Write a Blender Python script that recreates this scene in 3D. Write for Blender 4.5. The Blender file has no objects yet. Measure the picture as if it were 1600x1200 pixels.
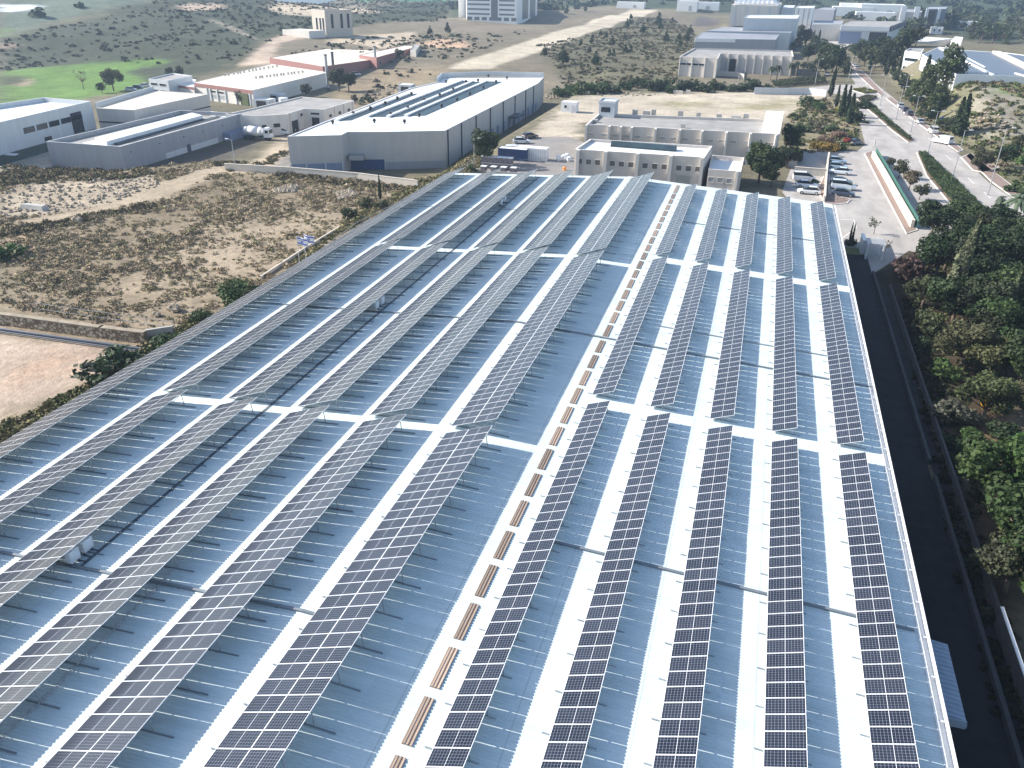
import bpy, math, random
import numpy as np
from mathutils import Vector, Matrix
S = bpy.context.scene
C = S.collection
R = math.radians

# ------------------------------------------------------------------ camera, sky, sun, exposure
CAM_H = 38.2
FPX = 1250.0                        # focal length in photo pixels (1600 wide)
CAMX = np.array((0.95740067, 0.28837956, 0.01487262))     # camera right
CAMD = np.array((0.14666835, -0.44127103, -0.88530688))   # camera down
CAMF = np.array((-0.24874155, 0.84977474, -0.46476933))   # camera forward
cam = bpy.data.objects.new('camera', bpy.data.cameras.new('camera'))
C.objects.link(cam)
cam.data.sensor_width = 36.0
cam.data.lens = FPX / 1600.0 * 36.0
cam.data.clip_start = 0.5
cam.data.clip_end = 9000
cam.matrix_world = Matrix(((CAMX[0], -CAMD[0], -CAMF[0], 0), (CAMX[1], -CAMD[1], -CAMF[1], 0), (CAMX[2], -CAMD[2], -CAMF[2], CAM_H), (0, 0, 0, 1)))
S.camera = cam

SUN_AZ, SUN_EL = R(4.7), R(31.4)    # light travels towards +X turned 4.7 degrees to +Y, 31.4 degrees down
W = bpy.data.worlds.new('World'); S.world = W; W.use_nodes = True
sky = W.node_tree.nodes.new('ShaderNodeTexSky')
sky.sky_type = 'NISHITA'; sky.sun_disc = False
sky.sun_elevation = SUN_EL
sd = Vector((-math.cos(SUN_AZ), -math.sin(SUN_AZ), 0))     # towards the sun
sky.sun_rotation = math.atan2(sd.x, sd.y)
sky.air_density = 1.0; sky.dust_density = 1.0; sky.ozone_density = 1.0
W.node_tree.links.new(sky.outputs[0], W.node_tree.nodes['Background'].inputs[0])
W.node_tree.nodes['Background'].inputs[1].default_value = 0.128
sun = bpy.data.objects.new('sun', bpy.data.lights.new('sun', 'SUN'))
C.objects.link(sun)
sun.data.energy = 5.0; sun.data.angle = R(0.5); sun.data.color = (1.0, 0.945, 0.87)
dv = Vector((math.cos(SUN_AZ) * math.cos(SUN_EL), math.sin(SUN_AZ) * math.cos(SUN_EL), -math.sin(SUN_EL)))
sun.rotation_euler = dv.to_track_quat('-Z', 'Y').to_euler()
S.view_settings.view_transform = 'Standard'; S.view_settings.look = 'None'
S.view_settings.gamma = 1.0; S.view_settings.exposure = 0.92

rng = random.Random(7)
nr = np.random.default_rng(11)

# ------------------------------------------------------------------ helpers
def G(px, py, z=0.0):               # photo pixel -> point on the level z
    d = (px - 800) * CAMX + (py - 600) * CAMD + FPX * CAMF
    t = (z - CAM_H) / d[2]
    return (d[0] * t, d[1] * t)
def sst(a, b, v):
    t = np.clip((v - a) / (b - a), 0, 1); return t * t * (3 - 2 * t)
def height(x, y):                   # terrain height (works on arrays)
    x = np.asarray(x, float); y = np.asarray(y, float)
    h = 17 * np.exp(-(((x + 470) / 190) ** 2 + ((y - 500) / 150) ** 2))
    h = h - 5 * np.exp(-(((x + 330) / 110) ** 2 + ((y - 265) / 60) ** 2))
    h = h + 20 * sst(640, 1500, y) * sst(-300, 0, x)
    h = h - 75 * sst(560, 900, y) * sst(430, 620, -x)
    yb = np.where(x > -112, 147.5, np.maximum(128.5, 147.5 + (x + 112) * 1.4))      # industrial pads 4 m below the field
    h = h - 4.0 * sst(0, 7, y - yb) * sst(59.5, 66.5, -x) * (1 - sst(300, 360, y))
    h = h + 8.4 * sst(46.5, 60, x) * sst(205, 285, y) * (1 - sst(430, 520, y))
    m = np.maximum(sst(430, 700, y), sst(210, 330, -x))
    h = h + m * (2.2 * np.sin(x / 47 + 1.3 * np.sin(y / 61)) * np.sin(y / 53 + .7) + 1.3 * np.sin(x / 19 + y / 27) * np.sin(y / 17 - x / 31))
    return h
TT = np.concatenate([np.arange(30, 700, 2.0), np.geomspace(700, 9000, 500)])
def hit(px, py):                    # photo pixel -> first point of the terrain on its ray
    d = (px - 800) * CAMX + (py - 600) * CAMD + FPX * CAMF
    d = d / np.linalg.norm(d)
    x = d[0] * TT; y = d[1] * TT; z = CAM_H + d[2] * TT
    g = z - height(x, y); k = int(np.argmax(g < 0))
    if g[k] >= 0 or k == 0: k = len(TT) - 1
    t = TT[k - 1] + (TT[k] - TT[k - 1]) * g[k - 1] / max(g[k - 1] - g[k], 1e-6)
    return (d[0] * t, d[1] * t, float(height(d[0] * t, d[1] * t)))

class MB:
    def __init__(s): s.v = []; s.f = []; s.m = []
    def face(s, pts, m=0):
        b = len(s.v); s.v += [tuple(p) for p in pts]; s.f.append(tuple(range(b, b + len(pts)))); s.m.append(m)
    def box(s, x0, x1, y0, y1, z0, z1, m=0):
        s.hexa([(x0, y0, z0), (x1, y0, z0), (x1, y1, z0), (x0, y1, z0)], [(x0, y0, z1), (x1, y0, z1), (x1, y1, z1), (x0, y1, z1)], m)
    def hexa(s, lo, hi, m=0):
        b = len(s.v); s.v += [tuple(p) for p in lo] + [tuple(p) for p in hi]; n = len(lo)
        s.f.append(tuple(b + i for i in reversed(range(n)))); s.f.append(tuple(b + n + i for i in range(n))); s.m += [m, m]
        for i in range(n):
            j = (i + 1) % n; s.f.append((b + i, b + j, b + n + j, b + n + i)); s.m.append(m)
    def prism(s, poly, z0, z1, m=0):
        s.hexa([(p[0], p[1], z0) for p in poly], [(p[0], p[1], z1) for p in poly], m)
    def bar(s, p, q, w, h, m=0):
        p = Vector(p); q = Vector(q); d = (q - p).normalized()
        u = d.cross(Vector((0, 0, 1)))
        u = Vector((1, 0, 0)) if u.length < 1e-4 else u.normalized()
        n = u.cross(d)
        o = [(-w / 2, -h / 2), (w / 2, -h / 2), (w / 2, h / 2), (-w / 2, h / 2)]
        s.hexa([p + u * a + n * c for a, c in o], [q + u * a + n * c for a, c in o], m)
    def tube(s, p, q, r0, r1=None, n=8, m=0):
        r1 = r0 if r1 is None else r1
        p = Vector(p); q = Vector(q); d = (q - p).normalized()
        u = d.cross(Vector((0, 0, 1)) if abs(d.z) < .9 else Vector((1, 0, 0))).normalized(); w = d.cross(u)
        a = [(math.cos(2 * math.pi * i / n), math.sin(2 * math.pi * i / n)) for i in range(n)]
        s.hexa([p + u * (c * r0) + w * (e * r0) for c, e in a], [q + u * (c * r1) + w * (e * r1) for c, e in a], m)
OFF = {}
def mesh_of(name, mb, mats, off=(0, 0, 0), smooth=False):
    me = bpy.data.meshes.new(name)
    v = [(a - off[0], b - off[1], c - off[2]) for a, b, c in mb.v]
    me.from_pydata(v, [], mb.f)
    for m in (mats if isinstance(mats, (list, tuple)) else [mats]): me.materials.append(m)
    me.polygons.foreach_set('material_index', mb.m)
    if smooth: me.polygons.foreach_set('use_smooth', [True] * len(mb.f))
    me.update()
    return me
def obj(name, mb, mats, parent=None, smooth=False, off=None):
    o = OFF.get(parent.name, (0, 0, 0)) if parent is not None else (off or (0, 0, 0))
    ob = bpy.data.objects.new(name, mesh_of(name, mb, mats, o, smooth))
    C.objects.link(ob)
    if parent is not None: ob.parent = parent; OFF[ob.name] = o
    else: ob.location = o
    return ob
def inst(name, me, parent, loc=(0, 0, 0), rot=(0, 0, 0)):
    ob = bpy.data.objects.new(name, me); C.objects.link(ob)
    ob.location = loc; ob.rotation_euler = rot
    if parent is not None: ob.parent = parent
    return ob
def tag(o, label, cat, group=None):
    o['label'] = label; o['category'] = cat
    if group: o['group'] = group
    return o
def thing(name, label, cat, loc=(0, 0, 0), group=None, rz=0.0):
    o = bpy.data.objects.new(name, None); C.objects.link(o)
    o.empty_display_size = 0.3
    o.location = loc; o.rotation_euler = (0, 0, rz)
    if rz == 0.0: OFF[o.name] = tuple(loc)
    return tag(o, label, cat, group)
def struct(o, kind='structure'):
    o['kind'] = kind; return o
def dup(root, loc, rz, label, group=None, scale=1.0, color=None):
    r = root.copy(); C.objects.link(r); r.location = loc; r.rotation_euler = (0, 0, rz)
    r.scale = scale if isinstance(scale, tuple) else (scale,) * 3
    r['label'] = label
    if group: r['group'] = group
    for ch in list(root.children):
        c = ch.copy(); C.objects.link(c); c.parent = r
        if color is not None: c.color = color if ch.get('tinted') else ch.color
        for g in ch.children:
            d = g.copy(); C.objects.link(d); d.parent = c
    return r

# ------------------------------------------------------------------ materials
def nt(name):
    m = bpy.data.materials.new(name); m.use_nodes = True
    t = m.node_tree; return m, t, t.nodes['Principled BSDF'], t.nodes, t.links
def plain(name, col, rough=.6, metal=0.0, noise=.12, scale=1.5, spec=.5, bump=0.0, stretch=None):
    m, t, b, N, L = nt(name)
    b.inputs['Roughness'].default_value = rough; b.inputs['Metallic'].default_value = metal
    b.inputs['Specular IOR Level'].default_value = spec
    tc = N.new('ShaderNodeTexCoord'); nz = N.new('ShaderNodeTexNoise')
    nz.inputs['Scale'].default_value = scale; nz.inputs['Detail'].default_value = 6; nz.inputs['Roughness'].default_value = .65
    if stretch:
        mp = N.new('ShaderNodeMapping'); mp.inputs['Scale'].default_value = stretch
        L.new(tc.outputs['Object'], mp.inputs['Vector']); L.new(mp.outputs['Vector'], nz.inputs['Vector'])
    else: L.new(tc.outputs['Object'], nz.inputs['Vector'])
    rp = N.new('ShaderNodeValToRGB')
    rp.color_ramp.elements[0].position = .3; rp.color_ramp.elements[1].position = .7
    rp.color_ramp.elements[0].color = tuple(c * (1 - noise) for c in col) + (1,)
    rp.color_ramp.elements[1].color = tuple(min(1, c * (1 + noise)) for c in col) + (1,)
    L.new(nz.outputs['Fac'], rp.inputs['Fac']); L.new(rp.outputs['Color'], b.inputs['Base Color'])
    if bump:
        bp = N.new('ShaderNodeBump'); bp.inputs['Strength'].default_value = bump; bp.inputs['Distance'].default_value = .1
        L.new(nz.outputs['Fac'], bp.inputs['Height']); L.new(bp.outputs['Normal'], b.inputs['Normal'])
    return m
M = {}
M['white_roof'] = plain('white_roof', (.72, .73, .73), .45, noise=.07, scale=.35)
M['roof_metal'] = plain('roof_metal', (.66, .70, .73), .38, noise=.06, scale=.4)
M['white_paint'] = plain('white_paint', (.74, .74, .73), .5, noise=.05)
M['white_wall'] = plain('white_wall', (.52, .545, .56), .6, noise=.075, scale=.8, stretch=(1, 1, .15))
M['grey_wall'] = plain('grey_wall', (.30, .31, .33), .6, noise=.075, scale=.8, stretch=(1, 1, .15))
M['warm_grey_wall'] = plain('warm_grey_wall', (.46, .44, .42), .6, noise=.075, scale=.8, stretch=(1, 1, .15))
M['beige_wall'] = plain('beige_wall', (.55, .505, .46), .8, noise=.075, scale=.8, stretch=(1, 1, .15))
M['pale_beige'] = plain('pale_beige', (.66, .62, .565), .8, noise=.075, scale=.8, stretch=(1, 1, .15))
M['cream_roof'] = plain('cream_roof', (.62, .56, .46), .7, noise=.08, scale=.4)
M['red_clad'] = plain('red_clad', (.29, .135, .12), .6, noise=.1)
M['blue_panel'] = plain('blue_panel', (.20, .25, .36), .5, noise=.12)
M['concrete'] = plain('concrete', (.40, .385, .355), .85, noise=.16, scale=.8)
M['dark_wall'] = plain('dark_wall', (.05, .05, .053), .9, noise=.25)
M['dusty_roof'] = plain('dusty_roof', (.29, .28, .265), .9, noise=.25, scale=.25)
M['dark_glass'] = plain('dark_glass', (.015, .022, .028), .12, noise=.3, scale=.5)
M['dark_void'] = plain('dark_void', (.02, .02, .024), .7, noise=.2)
M['shade_cloth'] = plain('shade_cloth', (.05, .055, .06), .6)
M['aluminium'] = plain('aluminium', (.62, .63, .65), .4, metal=.35, noise=.05)
M['dark_metal'] = plain('dark_metal', (.055, .07, .10), .5, metal=.3)
M['tray'] = plain('tray', (.22, .24, .26), .5, metal=.3)
M['rail'] = plain('rail', (.24, .26, .28), .5, metal=.3)
M['steel'] = plain('steel', (.38, .39, .40), .45, metal=.4)
M['asphalt'] = plain('asphalt', (.35, .325, .30), .9, noise=.22, scale=.35, bump=.15, stretch=(1, .35, 1))
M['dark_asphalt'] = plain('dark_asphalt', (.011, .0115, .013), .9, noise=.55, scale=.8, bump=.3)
M['yard_asphalt'] = plain('yard_asphalt', (.22, .205, .19), .9, noise=.2, scale=.2)
M['kerb'] = plain('kerb', (.62, .60, .56), .8)
M['red_paving'] = plain('red_paving', (.24, .175, .145), .85, noise=.15, scale=2)
M['paint_line'] = plain('paint_line', (.68, .66, .62), .8, noise=.2, scale=3)
M['stone_wall'] = plain('stone_wall', (.40, .34, .26), .9, noise=.45, scale=3.2, bump=.6)
def stone_mat():
    m, t, b, N, L = nt('rubble_stone'); tc = N.new('ShaderNodeTexCoord')
    v = N.new('ShaderNodeTexVoronoi'); v.inputs['Scale'].default_value = 2.6; L.new(tc.outputs['Object'], v.inputs['Vector'])
    r = N.new('ShaderNodeValToRGB'); r.color_ramp.elements[0].color = (.32, .26, .19, 1); r.color_ramp.elements[1].color = (.58, .50, .39, 1)
    L.new(v.outputs['Color'], r.inputs['Fac']); d = N.new('ShaderNodeValToRGB'); d.color_ramp.elements[0].position = .25; d.color_ramp.elements[1].position = .6
    d.color_ramp.elements[0].color = (1, 1, 1, 1); d.color_ramp.elements[1].color = (.35, .3, .25, 1); L.new(v.outputs['Distance'], d.inputs['Fac'])
    x = N.new('ShaderNodeMix'); x.data_type = 'RGBA'; x.blend_type = 'MULTIPLY'; x.inputs[0].default_value = 1
    L.new(r.outputs['Color'], x.inputs[6]); L.new(d.outputs['Color'], x.inputs[7]); L.new(x.outputs[2], b.inputs['Base Color']); b.inputs['Roughness'].default_value = .95
    return m
M['stone_wall'] = stone_mat()
M['pale_wall'] = plain('pale_wall', (.60, .54, .46), .85, noise=.08)
M['green_fence'] = plain('green_fence', (.035, .115, .09), .7)
M['bark'] = plain('bark', (.13, .095, .07), .9, noise=.3, scale=4)
M['pale_bark'] = plain('pale_bark', (.26, .22, .17), .9, noise=.3, scale=4)
M['rubber'] = plain('rubber', (.02, .02, .02), .8)
M['rim'] = plain('rim', (.45, .46, .47), .35, metal=.5)
M['lens'] = plain('lens', (.75, .76, .78), .2)
M['tail_red'] = plain('tail_red', (.35, .02, .02), .3)
M['rock'] = plain('rock', (.28, .235, .175), .95, noise=.3, scale=.8)
M['blue_tarp'] = plain('blue_tarp', (.03, .06, .16), .5)
M['pallet_goods'] = plain('pallet_goods', (.20, .17, .18), .8, noise=.5, scale=2.2)
M['plastic_white'] = plain('plastic_white', (.78, .78, .78), .4, noise=.04)
M['flag_blue'] = plain('flag_blue', (.05, .09, .45), .7)
M['teal'] = plain('teal', (.02, .25, .28), .5)
M['orange'] = plain('orange', (.7, .25, .05), .5)

def skylight_mat():
    m, t, b, N, L = nt('skylight_brown')
    tc = N.new('ShaderNodeTexCoord'); wv = N.new('ShaderNodeTexWave'); wv.bands_direction = 'X'
    wv.inputs['Scale'].default_value = 1.15; wv.inputs['Distortion'].default_value = 1.2; wv.inputs['Detail'].default_value = 3; wv.inputs['Detail Scale'].default_value = 1.4
    L.new(tc.outputs['Object'], wv.inputs['Vector'])
    rp = N.new('ShaderNodeValToRGB')
    rp.color_ramp.elements[0].color = (.25, .18, .13, 1); rp.color_ramp.elements[1].color = (.40, .31, .245, 1)
    L.new(wv.outputs['Fac'], rp.inputs['Fac']); oi = N.new('ShaderNodeObjectInfo'); hs = N.new('ShaderNodeHueSaturation'); mr = N.new('ShaderNodeMapRange'); mr.inputs['To Min'].default_value = .7; mr.inputs['To Max'].default_value = 1.3
    L.new(oi.outputs['Random'], mr.inputs['Value']); L.new(mr.outputs['Result'], hs.inputs['Value']); L.new(rp.outputs['Color'], hs.inputs['Color'])
    L.new(hs.outputs['Color'], b.inputs['Base Color'])
    b.inputs['Roughness'].default_value = .55
    return m
M['skylight'] = skylight_mat()

def roof_sheet_mat():
    # painted corrugated sheet: dirt streaks down the slope, darker laps between sheets, odd replaced sheets
    m, t, b, N, L = nt('corrugated_sheet')
    tc = N.new('ShaderNodeTexCoord'); sx = N.new('ShaderNodeSeparateXYZ'); L.new(tc.outputs['Object'], sx.inputs[0])
    def noise(sc, scale, a, c, lo=.3, hi=.72):
        mp = N.new('ShaderNodeMapping'); mp.inputs['Scale'].default_value = sc; n = N.new('ShaderNodeTexNoise')
        n.inputs['Scale'].default_value = scale; n.inputs['Detail'].default_value = 8; n.inputs['Roughness'].default_value = .7
        L.new(tc.outputs['Object'], mp.inputs['Vector']); L.new(mp.outputs['Vector'], n.inputs['Vector'])
        r = N.new('ShaderNodeMapRange'); r.inputs['From Min'].default_value = lo; r.inputs['From Max'].default_value = hi; r.inputs['To Min'].default_value = a; r.inputs['To Max'].default_value = c
        L.new(n.outputs['Fac'], r.inputs['Value']); return r.outputs['Result']
    def mth(op, a, bb):
        n = N.new('ShaderNodeMath'); n.operation = op
        for i, q in enumerate((a, bb)):
            if isinstance(q, (int, float)): n.inputs[i].default_value = q
            else: L.new(q, n.inputs[i])
        return n.outputs[0]
    streak = noise((.12, 2.2, 1), 1.0, .86, 1.04); blot = noise((1, 1, 1), .16, .92, 1.05)
    lap = mth('LESS_THAN', mth('FRACT', mth('DIVIDE', mth('ADD', sx.outputs[0], 200.0), 5.45), 0), .011)
    bay = N.new('ShaderNodeTexWhiteNoise'); bay.noise_dimensions = '2D'
    cx = N.new('ShaderNodeCombineXYZ'); L.new(mth('FLOOR', mth('DIVIDE', sx.outputs[0], 5.45), 0), cx.inputs[0]); L.new(mth('FLOOR', mth('DIVIDE', sx.outputs[1], 1.0), 0), cx.inputs[1]); L.new(cx.outputs[0], bay.inputs['Vector'])
    sheet_v = mth('ADD', mth('MULTIPLY', bay.outputs['Value'], .09), .955)
    f = mth('MULTIPLY', mth('MULTIPLY', streak, blot), mth('MULTIPLY', sheet_v, mth('SUBTRACT', 1.0, mth('MULTIPLY', lap, .22))))
    mx = N.new('ShaderNodeMix'); mx.data_type = 'RGBA'; mx.blend_type = 'MULTIPLY'; mx.inputs[0].default_value = 1
    mx.inputs[6].default_value = (.65, .735, .735, 1); L.new(f, mx.inputs[7]); L.new(mx.outputs[2], b.inputs['Base Color'])
    b.inputs['Roughness'].default_value = .40
    return m
M['sheet'] = roof_sheet_mat()

def pv_mat():
    # silicon half-cut cells with thin silver grid; local x up the tilt (1.915), local y along the row (.975)
    m, t, b, N, L = nt('pv_glass')
    tc = N.new('ShaderNodeTexCoord'); sx = N.new('ShaderNodeSeparateXYZ'); L.new(tc.outputs['Object'], sx.inputs[0])
    def mth(op, a, bb=None, clamp=False):
        n = N.new('ShaderNodeMath'); n.operation = op; n.use_clamp = clamp
        for i, q in enumerate((a, bb)):
            if q is None: continue
            if isinstance(q, (int, float)): n.inputs[i].default_value = q
            else: L.new(q, n.inputs[i])
        return n.outputs[0]
    def line(co, pitch, w):
        f = mth('FRACT', mth('DIVIDE', co, pitch))
        d = mth('MINIMUM', f, mth('SUBTRACT', 1.0, f))
        return mth('LESS_THAN', d, w / pitch)
    gx = line(mth('ADD', sx.outputs[0], 1.915), 1.915 / 12, .006)
    gy = line(mth('ADD', sx.outputs[1], 0.975), .975 / 6, .005)
    mid = mth('LESS_THAN', mth('ABSOLUTE', mth('SUBTRACT', sx.outputs[0], .9575)), .011)
    g = mth('MAXIMUM', gx, gy)
    oi = N.new('ShaderNodeObjectInfo')
    rp = N.new('ShaderNodeValToRGB')
    rp.color_ramp.elements[0].color = (.008, .011, .022, 1); rp.color_ramp.elements[1].color = (.019, .023, .038, 1)
    L.new(oi.outputs['Random'], rp.inputs['Fac'])
    mx = N.new('ShaderNodeMix'); mx.data_type = 'RGBA'
    L.new(g, mx.inputs[0]); L.new(rp.outputs['Color'], mx.inputs[6]); mx.inputs[7].default_value = (.20, .225, .26, 1)
    mx2 = N.new('ShaderNodeMix'); mx2.data_type = 'RGBA'
    L.new(mid, mx2.inputs[0]); L.new(mx.outputs[2], mx2.inputs[6]); mx2.inputs[7].default_value = (.62, .64, .66, 1)
    L.new(mx2.outputs[2], b.inputs['Base Color'])
    b.inputs['Roughness'].default_value = .20; b.inputs['IOR'].default_value = 1.40; b.inputs['Specular IOR Level'].default_value = .5
    return m
M['pv'] = pv_mat()
M['pv_frame'] = plain('pv_frame', (.76, .77, .79), .45, noise=.03)

def leaf_mat():
    m, t, b, N, L = nt('foliage')
    at = N.new('ShaderNodeAttribute'); at.attribute_name = 'tint'
    oi = N.new('ShaderNodeObjectInfo')
    mr = N.new('ShaderNodeMapRange'); mr.inputs['To Min'].default_value = .55; mr.inputs['To Max'].default_value = 1.5
    L.new(at.outputs['Fac'], mr.inputs['Value'])
    mx = N.new('ShaderNodeMix'); mx.data_type = 'RGBA'; mx.blend_type = 'MULTIPLY'; mx.inputs[0].default_value = 1
    L.new(oi.outputs['Color'], mx.inputs[6]); L.new(mr.outputs['Result'], mx.inputs[7])
    L.new(mx.outputs[2], b.inputs['Base Color']); b.inputs['Roughness'].default_value = .65; b.inputs['Specular IOR Level'].default_value = .25
    tr = N.new('ShaderNodeBsdfTranslucent'); L.new(mx.outputs[2], tr.inputs['Color'])
    ms = N.new('ShaderNodeMixShader'); ms.inputs[0].default_value = .22
    L.new(b.outputs[0], ms.inputs[1]); L.new(tr.outputs[0], ms.inputs[2]); L.new(ms.outputs[0], N['Material Output'].inputs['Surface'])
    return m
M['leaf'] = leaf_mat()
def paint_mat():
    m, t, b, N, L = nt('car_paint')
    oi = N.new('ShaderNodeObjectInfo'); L.new(oi.outputs['Color'], b.inputs['Base Color'])
    b.inputs['Roughness'].default_value = .3; b.inputs['Coat Weight'].default_value = .6; b.inputs['Coat Roughness'].default_value = .08
    return m
M['paint'] = paint_mat()
def ground_mat():
    m, t, b, N, L = nt('ground_soil')
    at = N.new('ShaderNodeAttribute'); at.attribute_name = 'soil'
    tc = N.new('ShaderNodeTexCoord')
    def nz(sc, det, rgh, lo, hi, a, c):
        n = N.new('ShaderNodeTexNoise'); n.inputs['Scale'].default_value = sc; n.inputs['Detail'].default_value = det; n.inputs['Roughness'].default_value = rgh
        L.new(tc.outputs['Object'], n.inputs['Vector'])
        r = N.new('ShaderNodeMapRange'); r.inputs['From Min'].default_value = lo; r.inputs['From Max'].default_value = hi; r.inputs['To Min'].default_value = a; r.inputs['To Max'].default_value = c
        L.new(n.outputs['Fac'], r.inputs['Value']); return r.outputs['Result'], n
    f1, n1 = nz(.11, 8, .7, .3, .7, .72, 1.28)
    f2, n2 = nz(.9, 6, .7, .3, .7, .78, 1.22)
    f3, n3 = nz(.012, 5, .6, .3, .7, .82, 1.18)
    def mul(a, bb):
        n = N.new('ShaderNodeMath'); n.operation = 'MULTIPLY'; L.new(a, n.inputs[0]); L.new(bb, n.inputs[1]); return n.outputs[0]
    f = mul(mul(f1, f2), f3)
    mx = N.new('ShaderNodeMix'); mx.data_type = 'RGBA'; mx.blend_type = 'MULTIPLY'; mx.inputs[0].default_value = 1
    L.new(at.outputs['Color'], mx.inputs[6]); L.new(f, mx.inputs[7]); L.new(mx.outputs[2], b.inputs['Base Color'])
    b.inputs['Roughness'].default_value = .95; b.inputs['Specular IOR Level'].default_value = .15
    bp = N.new('ShaderNodeBump'); bp.inputs['Strength'].default_value = .5; bp.inputs['Distance'].default_value = .6
    L.new(n2.outputs['Fac'], bp.inputs['Height']); L.new(bp.outputs['Normal'], b.inputs['Normal'])
    return m
M['ground'] = ground_mat()

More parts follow.
